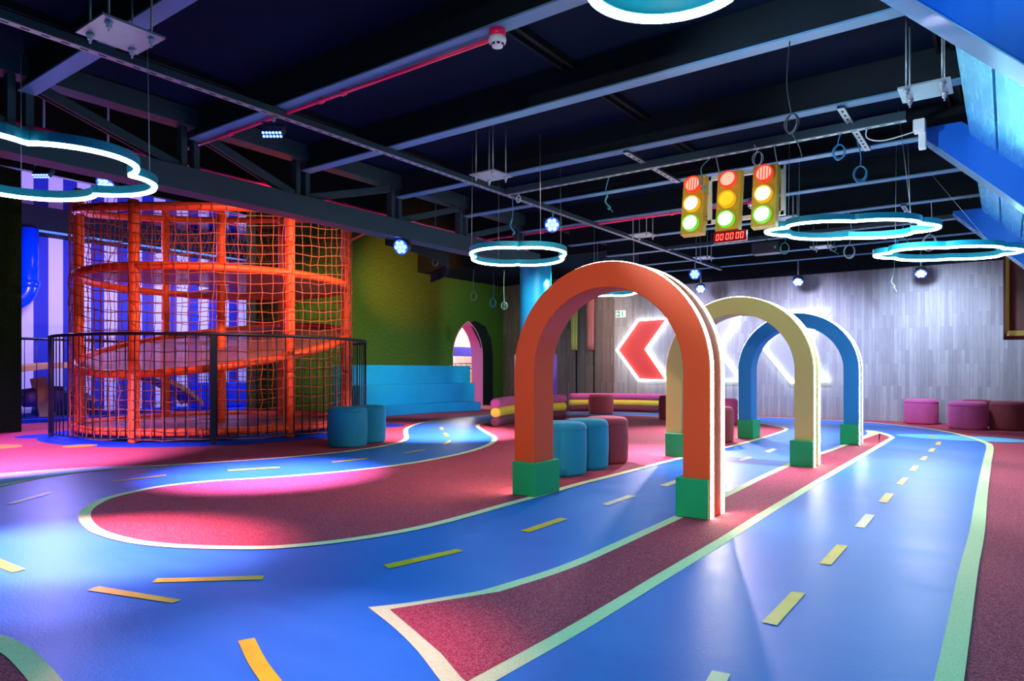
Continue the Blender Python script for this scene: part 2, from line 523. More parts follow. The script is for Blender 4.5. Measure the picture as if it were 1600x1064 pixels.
class MB:
    """gathers shapes (in room coordinates); build() links them as ONE mesh object"""

    def __init__(self):
        self.v = []
        self.f = []
        self.smooth = []

    def add(self, verts, faces, smooth=False):
        n = len(self.v)
        self.v += [Vector(p) for p in verts]
        self.f += [tuple(i + n for i in f) for f in faces]
        self.smooth += [smooth] * len(faces)
        return self

    def box(self, lo, hi):
        x0, y0, z0 = lo
        x1, y1, z1 = hi
        return self.add([(x0, y0, z0), (x1, y0, z0), (x1, y1, z0), (x0, y1, z0), (x0, y0, z1), (x1, y0, z1), (x1, y1, z1), (x0, y1, z1)],
                        [(0, 3, 2, 1), (4, 5, 6, 7), (0, 1, 5, 4), (1, 2, 6, 5), (2, 3, 7, 6), (3, 0, 4, 7)])

    def bar(self, p0, p1, w, h, up=(0, 0, 1)):
        p0, p1 = Vector(p0), Vector(p1)
        d = (p1 - p0).normalized()
        s = d.cross(Vector(up))
        if s.length < 1e-4:
            s = d.cross(Vector((0, 1, 0)))
        s.normalize()
        t = s.cross(d).normalized()
        s, t = s * w / 2, t * h / 2
        vs = []
        for p in (p0, p1):
            vs += [p - s - t, p + s - t, p + s + t, p - s + t]
        return self.add(vs, [(0, 1, 2, 3), (7, 6, 5, 4), (0, 4, 5, 1), (1, 5, 6, 2), (2, 6, 7, 3), (3, 7, 4, 0)])

    def tube(self, pts, r, n=8, closed=False, smooth=True, cap=True):
        pts = [Vector(p) for p in pts]
        k = len(pts)
        vs, fs = [], []
        prev = None
        for i, p in enumerate(pts):
            if closed:
                d = pts[(i + 1) % k] - pts[i - 1]
            else:
                d = pts[min(i + 1, k - 1)] - pts[max(i - 1, 0)]
            d.normalize()
            if prev is None:
                a = Vector((0, 0, 1)) if abs(d.z) < 0.9 else Vector((1, 0, 0))
                s = d.cross(a).normalized()
            else:
                s = (prev - d * prev.dot(d))
                s = s.normalized() if s.length > 1e-5 else d.orthogonal().normalized()
            prev = s
            t = d.cross(s)
            rr = r[i] if isinstance(r, (list, tuple)) else r
            for j in range(n):
                a = 2 * pi * j / n
                vs.append(p + s * (rr * cos(a)) + t * (rr * sin(a)))
        for i in range(k if closed else k - 1):
            a, b = i * n, ((i + 1) % k) * n
            for j in range(n):
                fs.append((a + j, a + (j + 1) % n, b + (j + 1) % n, b + j))
        if cap and not closed:
            fs.append(tuple(range(n - 1, -1, -1)))
            fs.append(tuple((k - 1) * n + j for j in range(n)))
        return self.add(vs, fs, smooth)

    def lathe(self, prof, cx, cy, n=40, smooth=True):
        """prof: list of (radius, z) from bottom to top; radius 0 closes"""
        vs, fs, rows = [], [], []
        for r, z in prof:
            if r <= 1e-6:
                rows.append([len(vs)])
                vs.append((cx, cy, z))
            else:
                rows.append(list(range(len(vs), len(vs) + n)))
                vs += [(cx + r * cos(2 * pi * j / n), cy + r * sin(2 * pi * j / n), z) for j in range(n)]
        for a, b in zip(rows, rows[1:]):
            for j in range(n):
                j2 = (j + 1) % n
                if len(a) == 1 and len(b) == 1:
                    continue
                if len(a) == 1:
                    fs.append((a[0], b[j2], b[j]))
                elif len(b) == 1:
                    fs.append((a[j], a[j2], b[0]))
                else:
                    fs.append((a[j], a[j2], b[j2], b[j]))
        return self.add(vs, fs, smooth)

    def prism(self, poly, fn0, fn1, smooth_side=False):
        """2-D outline carried to two parallel faces by fn0 and fn1"""
        n = len(poly)
        vs = [fn0(*p) for p in poly] + [fn1(*p) for p in poly]
        self.add(vs, [tuple(range(n - 1, -1, -1)), tuple(range(n, 2 * n))])
        base = len(self.v) - 2 * n
        for i in range(n):
            j = (i + 1) % n
            self.f.append((base + i, base + j, base + n + j, base + n + i))
            self.smooth.append(smooth_side)
        return self

    def ring_prism(self, outer, inner, fn0, fn1, closed=False):
        """band between two outlines of equal length, extruded fn0 -> fn1"""
        n = len(outer)
        vs = [fn0(*p) for p in outer] + [fn0(*p) for p in inner] + [fn1(*p) for p in outer] + [fn1(*p) for p in inner]
        fs = []
        for i in range(n if closed else n - 1):
            j = (i + 1) % n
            fs += [(i, j, n + j, n + i), (2 * n + i, 3 * n + i, 3 * n + j, 2 * n + j), (i, 2 * n + i, 2 * n + j, j), (n + i, n + j, 3 * n + j, 3 * n + i)]
        if not closed:
            fs += [(0, n, 3 * n, 2 * n), (n - 1, 3 * n - 1, 4 * n - 1, 2 * n - 1)]
        return self.add(vs, fs)

    def flat(self, poly, z):
        n = len(poly)
        return self.add([(p[0], p[1], z) for p in poly], [tuple(range(n))])

    def build(self, name, m, parent=None, loc=None, bevel=0.0, seg=2, fix=True, kind=None, label=None):
        if parent is not None:
            off = origin_of(parent)
        else:
            off = Vector(loc) if loc is not None else Vector((0, 0, 0))
        me = bpy.data.meshes.new(name)
        me.from_pydata([tuple(p - off) for p in self.v], [], self.f)
        me.polygons.foreach_set('use_smooth', self.smooth)
        me.update()
        if fix:
            bm = bmesh.new()
            bm.from_mesh(me)
            bmesh.ops.recalc_face_normals(bm, faces=bm.faces)
            bm.to_mesh(me)
            bm.free()
        me.materials.append(m)
        o = bpy.data.objects.new(name, me)
        C.objects.link(o)
        if parent is not None:
            o.parent = parent
        else:
            o.location = off
        if bevel:
            b = o.modifiers.new('edge_round', 'BEVEL')
            b.width = bevel
            b.segments = seg
            b.limit_method = 'ANGLE'
            b.angle_limit = radians(40)
        if kind:
            o['kind'] = kind
        if label:
            o['label'] = label
        return o


def tag(o, label, cat, group=None):
    o['label'] = label
    o['category'] = cat
    o['kind'] = 'thing'
    if group:
        o['group'] = group
    return o


def thing(name, label, cat, loc, group=None):
    o = bpy.data.objects.new(name, None)
    o.empty_display_size = 0.1
    o.location = loc
    C.objects.link(o)
    return tag(o, label, cat, group)


def spline(pts, k=6, closed=False):
    """Catmull-Rom through 2-D/3-D points"""
    pts = [Vector(p) for p in pts]
    n = len(pts)
    out = []
    for i in range(n if closed else n - 1):
        if closed:
            p0, p1, p2, p3 = pts[i - 1], pts[i], pts[(i + 1) % n], pts[(i + 2) % n]
        else:
            p0, p1, p2, p3 = pts[max(i - 1, 0)], pts[i], pts[i + 1], pts[min(i + 2, n - 1)]
        for j in range(k):
            t = j / k
            out.append(0.5 * ((2 * p1) + (p2 - p0) * t + (2 * p0 - 5 * p1 + 4 * p2 - p3) * t * t + (3 * p1 - p0 - 3 * p2 + p3) * t ** 3))
    if not closed:
        out.append(pts[-1])
    return out


# ================================================================== FLOOR
fb = MB().flat([(-19, -3.2), (2.3, -3.2), (2.3, 13.65), (-7.1, 13.65), (-10.9, 14.62), (-19, 14.7)], 0.0)
floor = fb.build('floor', M['pink'], kind='structure')


def px(pts):
    return [fl(u, v) for u, v in pts]


def strip(curve, w, z, side=1, closed=False):
    """ribbon of width w on one side of a floor curve"""
    n = len(curve)
    mb = MB()
    vs = []
    for i, p in enumerate(curve):
        a = curve[(i - 1) % n] if (closed or i > 0) else p
        b = curve[(i + 1) % n] if (closed or i < n - 1) else p
        d = Vector((b.x - a.x, b.y - a.y, 0))
        d.normalize()
        nn = Vector((-d.y, d.x, 0)) * side
        vs += [Vector((p.x, p.y, z)), Vector((p.x, p.y, z)) + nn * w]
    fs = []
    for i in range(n if closed else n - 1):
        j = (i + 1) % n
        fs.append((2 * i, 2 * i + 1, 2 * j + 1, 2 * j))
    return mb.add(vs, fs)


def facing_up(o):
    me = o.data
    bm = bmesh.new()
    bm.from_mesh(me)
    for f in bm.faces:
        f.normal_update()
        if f.normal.z < 0:
            f.normal_flip()
    bm.to_mesh(me)
    bm.free()
    return o


# road outline
up_left = px([(0, 761), (50, 751), (100, 742.5), (175, 734), (250, 729), (325, 724.5), (400, 719.5), (475, 713.5), (550, 705.5), (600, 698),
              (630, 691), (639, 684.5), (637.5, 677), (640, 669), (662, 661), (700, 655), (750, 650.5), (785, 648)])
far_l = [fl(850, 645.6), fl(920, 644.0), fl(1030, 646.0), fl(1120, 649.5), fl(1200, 652.5), fl(1280, 655.8), fl(1350, 660.0)]
right_e = px([(1425, 667.5), (1475, 675), (1512, 684), (1532, 691), (1541, 698), (1535, 725), (1525, 772), (1515, 830), (1500, 885.5), (1475, 998), (1460, 1064)])
d0 = (right_e[-1] - right_e[-3]).normalized()
right_x = [right_e[-1] + d0 * 0.8, right_e[-1] + d0 * 3.5]
dl = (up_left[0] - up_left[1]).normalized()
left_x = [Vector((-9.0, -3.0, 0)), Vector((-8.3, 0.4, 0)), up_left[0] + dl * 1.0]
upper = spline(left_x[1:] + up_left, 5)
far_c = spline([up_left[-1]] + far_l + right_e, 5)
right_c = far_c + right_x
road_poly = [left_x[0]] + upper + right_c[1:]
ro = facing_up(MB().flat(road_poly, 0.002).build('road', M['road'], floor, fix=False, label='glossy blue road of vinyl flooring'))

# coloured wedges beside the road
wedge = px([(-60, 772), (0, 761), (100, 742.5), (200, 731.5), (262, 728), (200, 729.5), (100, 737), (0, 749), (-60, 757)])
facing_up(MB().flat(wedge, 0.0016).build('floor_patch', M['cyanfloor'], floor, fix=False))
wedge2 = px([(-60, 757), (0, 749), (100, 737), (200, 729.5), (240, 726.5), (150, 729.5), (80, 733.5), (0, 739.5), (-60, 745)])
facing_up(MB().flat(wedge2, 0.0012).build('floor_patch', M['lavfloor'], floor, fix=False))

# big pink tongue
tongue = px([(749, 662.5), (743, 665.5), (745.5, 669), (758, 677), (769, 684), (765, 692), (745, 701), (712, 710), (675, 717.5), (625, 726), (550, 735),
             (475, 742), (400, 747.3), (325, 752), (250, 760), (200, 769.5), (162, 779), (137.5, 790), (124.5, 801), (122.5, 812.5), (132.5, 826),
             (150, 836), (187.5, 847), (237.5, 854.5), (300, 858.5), (400, 860), (462.5, 856.5), (525, 850), (587.5, 841), (650, 829.5), (712.5, 814.5),
             (800, 789.5), (867, 770.5), (915, 756.5), (980, 740), (1065, 717.5), (1157, 695.5), (1200, 683.5), (1230, 673), (1229, 669), (1210, 665),
             (1186, 661.5), (1120, 656), (1030, 651), (960, 649), (885, 648.5), (830, 651), (785, 657)])
tc_ = spline(tongue, 5, True)
isl = facing_up(MB().flat(tc_, 0.004).build('island', M['pink'], floor, fix=False))
facing_up(strip(tc_, 0.066, 0.006, 1, True).build('edge_line', M['line'], floor, fix=False))

# median under the arches
median_l = px([(575, 950), (637.5, 943), (700, 933), (750, 924), (800, 909.5), (850, 894), (900, 875.5), (950, 853.5), (1000, 831), (1050, 808.5), (1134, 770), (1190, 743),
               (1240, 721.5), (1286, 706), (1318, 694.5), (1342, 685), (1355, 678), (1352, 672.5), (1370, 674), (1390, 679), (1399, 684)])
median_r = px([(1399, 684), (1375, 699), (1350, 714), (1300, 744), (1250, 775), (1200, 806), (1137.5, 847), (1050, 901), (975, 948), (900, 994), (800, 1051)])
median_b = px([(800, 1051), (765, 1071), (722, 1098), (700, 1076), (687, 1064), (650, 1016), (612, 979), (575, 950)])
ml = spline(median_l, 4)
mr_ = spline(median_r, 4)
mb_ = [median_b[0], median_b[1], median_b[2]] + spline(median_b[3:], 4)
med = ml[:-1] + mr_[:-1] + mb_[:-1]


def inset(poly, w):
    """polygon moved inward by w with mitred corners"""
    n = len(poly)
    area = sum(poly[k].x * poly[(k + 1) % n].y - poly[(k + 1) % n].x * poly[k].y for k in range(n))
    sg = 1 if area > 0 else -1
    out = []
    for k in range(n):
        a, b, c = poly[k - 1], poly[k], poly[(k + 1) % n]
        d1 = Vector((b.x - a.x, b.y - a.y)).normalized()
        d2 = Vector((c.x - b.x, c.y - b.y)).normalized()
        n1, n2 = Vector((-d1.y, d1.x)) * sg, Vector((-d2.y, d2.x)) * sg
        m_ = (n1 + n2)
        m_.normalize()
        k_ = w / max(0.1, m_.dot(n1))
        out.append(Vector((b.x + m_.x * k_, b.y + m_.y * k_, 0)))
    return out


facing_up(MB().flat(med, 0.0035).build('edge_line', M['line'], floor, fix=False))
ml2 = spline(median_l[:15] + px([(1350, 683), (1368, 677.5), (1384, 678.5), (1399, 684)]), 3)
tip = ml[0]
ml3 = [tip] + [p for p in ml2[1:-1] if (p - tip).length > 0.5]
mb3 = [p for p in mb_[:-1] if (p - tip).length > 0.5]
facing_up(MB().flat(inset(ml3 + mr_[:-1] + mb3, 0.062), 0.0045).build('island', M['pink'], floor, fix=False))
# outer edge lines and the corner island
facing_up(strip(upper, 0.066, 0.006, 1).build('edge_line', M['line'], floor, fix=False))
facing_up(strip(right_c, 0.070, 0.006, 1).build('edge_line', M['line'], floor, fix=False))
corner = spline(px([(-320, 1010), (-150, 980), (-60, 982), (0, 994), (25, 1003), (50, 1017), (75, 1040), (96, 1064), (120, 1100), (140, 1160)]), 5)
facing_up(MB().flat(corner + [Vector((-1.2, 0.1, 0)), Vector((-3.6, 0.1, 0))], 0.004).build('island', M['pink'], floor, fix=False))
facing_up(strip(corner, 0.07, 0.006, -1).build('edge_line', M['line'], floor, fix=False))

dashes = [
    [(-55, 868), (-35, 860), (40, 891), (19, 896)], [(136, 924), (154, 917.5), (284, 939), (269, 944)],
    [(237.5, 912), (246, 905.5), (412.5, 901), (410, 907)], [(599, 884), (607.5, 890), (725, 862.5), (714, 859)],
    [(812.5, 830.5), (827, 833), (887.5, 812), (875, 810)],
    [(10, 788), (21, 788), (86, 770), (75, 769.5)], [(172.5, 753), (259, 742.5), (260, 744), (175, 754)],
    [(356, 735), (400, 732), (437, 730), (437, 731.8), (400, 734), (357, 737)], [(517.5, 722), (577, 716), (572, 718), (521, 723.5)],
    [(630, 708), (666, 702), (662, 704), (632, 709)], [(691, 694), (704, 688), (704, 691), (697, 695)], [(692, 677), (697, 677), (702, 681), (697, 682.5)],
    [(687, 668), (693, 668), (693, 672), (688, 672)],
    [(1190, 974), (1237, 926), (1259, 928.5), (1214, 979)], [(1280, 882), (1307.5, 852), (1325, 854), (1299, 884)],
    [(1372.5, 785), (1384, 771), (1397.5, 772.5), (1386, 787)], [(1400, 757), (1411, 747), (1420.5, 747.5), (1410, 759)],
    [(1420.5, 736), (1428, 728), (1437, 728.5), (1430, 737)], [(1436, 719), (1444, 713.5), (1450.5, 714), (1445, 720)],
    [(1449.5, 706), (1455, 701), (1462, 701), (1457.5, 707)], [(1460.5, 695.5), (1465, 690.5), (1471, 690.7), (1469, 696)],
    [(1455, 681), (1466, 685.5), (1464, 686), (1450, 681)],
]
worn = [[(940, 789), (949, 791), (995, 775.5), (981, 774.5)], [(1030, 759), (1042, 761), (1068, 752), (1058, 750)],
        [(1335, 824), (1352.5, 804), (1367.5, 806), (1351, 826)], [(1095, 1080), (1112.5, 1050), (1142, 1055.5), (1126, 1086)],
        [(1195, 706), (1207, 701), (1215, 702.5), (1202, 708)], [(1152, 720), (1170, 714), (1175, 716), (1159, 721)]]
curved = spline([fl(372, 1003.5), fl(386, 1035), fl(406, 1066), fl(440, 1110)], 5)
for q in dashes:
    facing_up(MB().flat(px(q), 0.005).build('lane_dash', M['dash'], floor, fix=False))
facing_up(strip(curved, 0.052, 0.005, 1).build('lane_dash', M['dash'], floor, fix=False))
for q in worn:
    facing_up(MB().flat(px(q), 0.005).build('lane_dash', M['worn'], floor, fix=False, label='worn yellow dash rubbed almost white'))


def blob(u, v, rx, ry, m, z=0.0022):
    c = fl(u, v)
    facing_up(MB().flat([(c.x + rx * cos(a * pi / 20), c.y + ry * sin(a * pi / 20)) for a in range(40)], z).build('floor_patch', m, floor, fix=False))


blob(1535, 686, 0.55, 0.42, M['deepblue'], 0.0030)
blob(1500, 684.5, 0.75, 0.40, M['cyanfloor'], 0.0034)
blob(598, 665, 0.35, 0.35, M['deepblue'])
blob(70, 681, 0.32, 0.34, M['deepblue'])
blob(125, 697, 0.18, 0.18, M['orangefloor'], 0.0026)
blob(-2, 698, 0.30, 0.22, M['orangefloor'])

# ================================================================== WALLS
TH = 3.12      # roof sheet over the track
RH = 4.9       # higher roof over the net tower


def wall_seg(p0, p1, z0, z1, t, name, m, side=1):
    p0, p1 = Vector((*p0, 0)), Vector((*p1, 0))
    d = (p1 - p0).normalized()
    n = Vector((-d.y, d.x, 0)) * side * t
    mb = MB()
    vs = []
    for z in (z0, z1):
        vs += [Vector((p0.x, p0.y, z)), Vector((p1.x, p1.y, z)), Vector((p1.x + n.x, p1.y + n.y, z)), Vector((p0.x + n.x, p0.y + n.y, z))]
    mb.add(vs, [(0, 3, 2, 1), (4, 5, 6, 7), (0, 1, 5, 4), (1, 2, 6, 5), (2, 3, 7, 6), (3, 0, 4, 7)])
    return mb.build(name, m, kind='structure')


XB = -7.1
wall_seg((XB, wall_y(XB)), (2.4, wall_y(2.4)), 0, TH, 0.12, 'wall_back', M['plank'], 1)
wall_seg((-10.98, 14.62), (XB, wall_y(XB)), 0, TH, 0.12, 'wall_back_brown', M['plankbrown'], 1)
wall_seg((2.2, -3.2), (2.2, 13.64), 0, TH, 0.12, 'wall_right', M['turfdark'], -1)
wall_seg((-19, -3.2), (2.3, -3.2), 0, RH, 0.12, 'wall_front', M['black'], -1)
# baseboard of the plank wall
wall_seg((XB, wall_y(XB) - 0.012), (2.2, wall_y(2.2) - 0.012), 0, 0.07, 0.011, 'baseboard_back', M['plank'], 1)
# seams between the brown boards
for u in (891.5, 923.5):
    p = on_wall(u, 620)
    nn = 'trim_1' if u < 900 else 'trim_2'
    yy = wall_y(p.x) if p.x > XB else wall_y(XB) + (XB - p.x) * 0.235
    MB().box((p.x - 0.012, yy - 0.012, 0), (p.x + 0.012, yy + 0.01, TH)).build(nn, M['black'], kind='structure')

# turf wall with the pointed doorway: y 7.2 .. 14.62 at x = -10.9
XL = -10.9
DY0, DY1, DH = 12.55, 13.72, 2.12


def gothic(y0, y1, zs, zt, n=10):
    w = (y1 - y0) / 2
    pts = [(y0, 0.0), (y0, zs)]
    rr = 1.7 * w
    tm = math.acos((rr - w) / rr)
    for i in range(1, n + 1):
        t = tm * i / n
        pts.append((y0 + rr - rr * cos(t), zs + (zt - zs) * sin(t) / sin(tm)))
    right = [(y1 + y0 - y, z) for y, z in pts[:-1]]
    return pts + right[::-1]


G = gothic(DY0, DY1, 1.25, DH)
wp = [(7.2, 0), (7.2, RH), (14.62, RH), (14.62, 0)] + G[::-1]
wl = MB().prism(wp, lambda y, z: Vector((XL, y, z)), lambda y, z: Vector((XL - 0.3, y, z)))
wl.build('wall_left', M['turf'], kind='structure')
# door lining
dj = MB()
Gi = gothic(DY0 + 0.015, DY1 - 0.03, 1.25, DH - 0.03)
dj.ring_prism(G, Gi, lambda y, z: Vector((XL + 0.012, y, z)), lambda y, z: Vector((XL - 0.34, y, z)))
dj.build('door_1', M['pinkjamb'], kind='structure')
# dark pointed surround beside the doorway
Gs = gothic(DY1 - 0.02, DY1 + 0.55, 1.1, DH - 0.1)
sur = MB()
gs = [(DY1, 0.0)] + [(DY1, 1.25)] + [(y + 0.0, z) for y, z in gothic(DY0 + 0.45, DY1 + 0.42, 1.2, DH - 0.02) if y > DY1 - 0.2 and z > 1.0][0:] + [(DY1 + 0.42, 0)]
MB().prism([(DY1 + 0.01, 0), (DY1 + 0.01, 1.3), (DY1 - 0.12, 1.62), (DY1 - 0.5, 2.08), (DY1 - 0.3, 2.14), (DY1 + 0.1, 2.02), (DY1 + 0.34, 1.7), (DY1 + 0.42, 1.3), (DY1 + 0.42, 0)],
           lambda y, z: Vector((XL + 0.01, y, z)), lambda y, z: Vector((XL - 0.02, y, z))).build('trim_3', M['black'], kind='structure')

# turf wall before the opening
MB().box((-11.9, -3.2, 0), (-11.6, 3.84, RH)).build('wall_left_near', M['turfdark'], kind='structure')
# striped play room beyond the opening
MB().box((-15.7, -3.2, 0), (-15.5, 12.2, RH)).build('wall_far_left', M['stripes'], kind='structure')
MB().box((-15.5, 11.0, 0), (-11.2, 11.15, RH)).build('wall_play_room', M['navy'], kind='structure')
# mezzanine edge in the play room
mez = MB().box((-15.5, -3.2, 3.54), (-15.0, 11.0, 4.04)).build('trim_4', M['black'], kind='structure')
MB().box((-15.0, -3.2, 3.54), (-14.97, 11.0, 3.58)).build('light_strip', M['cyanfloor'], mez)  # cyan colour stands in for the lit lower edge of the slab
# bright hall beyond the doorway
MB().box((-19.0, 11.15, 0), (-18.8, 23.0, 3.6)).build('wall_hall', M['hallwhite'], kind='structure')
MB().box((-18.8, 22.8, 0), (-11.2, 23.0, 3.6)).build('wall_hall_end', M['hallwhite'], kind='structure')
MB().flat([(-18.8, 14.6), (-10.98, 14.62), (-10.98, 22.8), (-18.8, 22.8)], 0.0).build('floor_hall', M['pink'], kind='structure')

# ================================================================== CEILING
ce = MB()
ce.box((-5.75, -3.2, TH), (2.3, 14.8, TH + 0.06))
ce.box((-11.2, 11.4, TH), (-5.75, 14.8, TH + 0.06))
ceiling = ce.build('ceiling', M['deck'], kind='structure')
MB().box((-5.81, -3.2, TH), (-5.75, 11.4, RH)).build('trim_8', M['black'], kind='structure')
MB().box((-10.9, 11.34, TH), (-5.81, 11.4, RH)).build('trim_9', M['black'], kind='structure')
MB().box((-19, -3.2, RH), (-5.75, 11.4, RH + 0.06)).build('ceiling_raised', M['black'], kind='structure')
MB().box((-10.895, 7.2, 3.85), (-10.87, 11.34, RH)).build('trim_11', M['black'], kind='structure')  # black sheet added to darken the turf top behind the truss
MB().box((-11.3, -3.2, 3.72), (-11.2, 7.2, RH)).build('trim_10', M['black'], kind='structure')
MB().box((-18.8, 11.4, 3.6), (-11.2, 22.8, 3.66)).build('ceiling_hall', M['hallwhite'], kind='structure')

ZB = 2.85
BY = [-0.6, 0.62, 1.83, 3.06, 4.2, 5.47, 6.65, 7.9, 9.2, 10.45, 11.7, 12.75]
for y in BY:
    x1 = 2.2 if y < 12 else 1.4
    b = MB().box((-5.6, y + 0.048, ZB + 0.012), (x1, y + 0.062, TH)).build('ceiling_beam', M['web_steel'], loc=(-5.6, y, ZB), kind='structure')
    MB().box((-5.6, y, ZB), (x1, y + 0.11, ZB + 0.012)).build('flange', M['flange'], b)
# purlins under the roof sheet
for x in (-4.9, -2.57, -0.35, 1.3):
    pb = MB()
    pb.box((x - 0.05, -3.0, TH - 0.05), (x - 0.03, 13.4, TH))
    pb.box((x + 0.03, -3.0, TH - 0.05), (x + 0.05, 13.4, TH))
    pb.box((x - 0.03, -3.0, TH - 0.012), (x + 0.03, 13.4, TH))
    pb.build('ceiling_purlin', M['black'], loc=(x, 0, TH), kind='structure')
# dark lintel before the plank wall
MB().box((-7.0, 13.50, 2.68), (2.2, 13.58, TH)).build('trim_5', M['black'], kind='structure')

# roof truss along the tower
truss = MB().box((-5.72, -3.0, 2.39), (-5.52, 8.3, 2.59)).build('roof_truss', M['steel'], loc=(-5.62, -3.0, 2.39), kind='structure')
MB().box((-5.70, -3.0, 2.95), (-5.54, 8.3, 3.1)).build('top_chord', M['steel'], truss)
TY = [0.62, 1.83, 3.06, 4.2, 5.47, 6.65, 7.9]
for y in TY:
    t = MB()
    t.box((-5.68, y - 0.06, 2.59), (-5.60, y - 0.01, 2.95))
    t.box((-5.68, y + 0.05, 2.59), (-5.60, y + 0.10, 2.95))
    t.build('vertical', M['steel'], truss)
for i in range(len(TY) - 1):
    a, b = TY[i], TY[i + 1]
    down = b <= 4.3
    p0 = Vector((-5.64, a + 0.1, 2.93 if down else 2.61))
    p1 = Vector((-5.64, b - 0.08, 2.61 if down else 2.93))
    t = MB()
    t.bar(p0 + Vector((0.03, 0, 0)), p1 + Vector((0.03, 0, 0)), 0.02, 0.07)
    t.bar(p0 - Vector((0.03, 0, 0)), p1 - Vector((0.03, 0, 0)), 0.02, 0.07)
    t.build('diagonal', M['steel'], truss)

# curved fascia hung beyond the truss
arc = spline([(-5.76, 5.5), (-5.90, 6.3), (-6.34, 7.2), (-6.95, 7.85), (-7.6, 8.25)], 8)
fa = MB()
outer = [(p.x, p.y) for p in arc]
inner = [(p.x - 0.02, p.y - 0.02) for p in arc]
fa.ring_prism(outer, inner, lambda x, y: Vector((x, y, 2.33)), lambda x, y: Vector((x, y, 2.50)))
fa.build('trim_6', M['black'], kind='structure')

# ================================================================== CANOPY OVER THE ROAD'S SIDE (cyan faceted ribs)
canopy = thing('metal_canopy', 'sloping cyan metal canopy with three broad blue ribs under the dark ceiling', 'canopy', (2.1, 3.4, 0.0))
SZ = 1.255 + EYE   # x + z of the rib soffit line
SP = 1.518 + EYE   # x + z of the panel line


def rib(y0, y1, xa=-0.509, ztop=2.75):
    zb = SZ - xa
    xe, ze = 2.08, SZ - 2.08
    poly = [(xa, ztop), (xa, zb), (xe, ze), (xe, ze + 0.6), (SP - ztop + 0.05, ztop)]
    r = MB().prism(poly, lambda x, z: Vector((x, y0, z)), lambda x, z: Vector((x, y1, z)))
    o = r.build('rib', M['ribblue'], canopy)
    # bright soffit band
    k = 0.004
    b = MB().add([(xa - k, y0 - 0.004, zb - k), (xa - k, y1 + 0.004, zb - k), (xe - k, y1 + 0.004, ze - k), (xe - k, y0 - 0.004, ze - k)], [(0, 1, 2, 3)])
    b.prism([(xa, zb), (xa - k, zb - k), (xe - k, ze - k), (xe, ze)], lambda x, z: Vector((x, y0 - 0.004, z)), lambda x, z: Vector((x, y1 + 0.004, z)))
    b.build('edge_band', M['band'], o)


rib(3.36, 3.60)
rib(6.08, 6.31)
rib(9.10, 9.38, -0.50, 2.68)
rib(0.6, 0.84)
for (a, b) in ((0.84, 3.36), (3.60, 6.08), (6.31, 9.10)):
    # two or more panels up the slope, split by seams parallel to the track
    xs = [-0.237, -0.063, 0.11, 0.30, 0.50, 0.75, 1.05, 1.35, 1.7, 2.08]
    MB().prism([(-0.20, SP + 0.20 + 0.02), (2.08, SP - 2.08 + 0.02), (2.1, SP - 2.08 + 0.04), (-0.18, SP + 0.24)], lambda x, z: Vector((x, a, z)), lambda x, z: Vector((x, b, z))).build('backing', M['black'], canopy)
    for x0, x1 in zip(xs, xs[1:]):
        q = 0.007
        p = MB().prism([(x0 + q, SP - x0 - q), (x1 - q, SP - x1 + q), (x1 + 0.03, SP - x1 + 0.03), (x0 + 0.03, SP - x0 + 0.03)],
                       lambda x, z: Vector((x, a, z)), lambda x, z: Vector((x, b, z)))
        p.build('panel', M['cyanpanel'], canopy)

# ================================================================== ARCHES
def make_arch(y, m, label):
    x0, x1 = -2.886, -1.444
    dpt = 0.26
    cx = (x0 + x1) / 2
    R, wl_ = (x1 - x0) / 2, 0.17
    ri = R - wl_
    zs = 0.895
    t = thing('light_arch', label, 'arch', (cx, y, 0), 'arches over the toy road')
    N = 40

    def outline(r, z0=0.006):
        p = [(cx - r, z0)] + [(cx - r, z0 + (zs - z0) * k / 6) for k in range(1, 6)]
        p += [(cx - r * cos(pi * i / N), zs + r * sin(pi * i / N)) for i in range(N + 1)]
        p += [(cx + r, zs - (zs - z0) * k / 6) for k in range(1, 7)]
        return p

    a = MB().ring_prism(outline(R), outline(ri), lambda x, z: Vector((x, y, z)), lambda x, z: Vector((x, y + dpt, z)))
    a.build('arch_body', m, t, bevel=0.006)
    for ya, yb in ((y + 0.018, y + 0.060), (y + dpt - 0.052, y + dpt - 0.012)):
        l = MB().ring_prism(outline(R + 0.004), outline(R - 0.002), lambda x, z: Vector((x, ya, z)), lambda x, z: Vector((x, yb, z)))
        l.build('light_strip', M['led'], t)
    for s in (-1, 1):
        xi = cx + s * (ri - 0.035)
        xo = cx + s * (R - 0.002)
        lo, hi = min(xi, xo), max(xi, xo)
        xm = cx + s * ri
        pd = MB()
        # U-shaped cushion: face, back and inner side
        ye, yf = y - 0.03, y + dpt + 0.03
        pl = [(xo, ye), (xi, ye), (xi, yf), (xo, yf), (xo, y + dpt + 0.001), (xm, y + dpt + 0.001), (xm, y - 0.001), (xo, y - 0.001)]
        pd.prism(pl, lambda a_, b_: Vector((a_, b_, 0.006)), lambda a_, b_: Vector((a_, b_, 0.245)))
        pd.build('pad', M['pad'], t, bevel=0.006)
    return t


make_arch(4.0, M['orange'], 'orange-red light arch, tallest of the three, between two blue floor lanes')
make_arch(6.7, M['olive'], 'pale yellow light arch standing between the orange and the blue arch')
make_arch(9.05, M['archblue'], 'blue light arch standing closest to the grey plank wall')
# glow of the LED strips on the outer side of each arch comes from the strips themselves


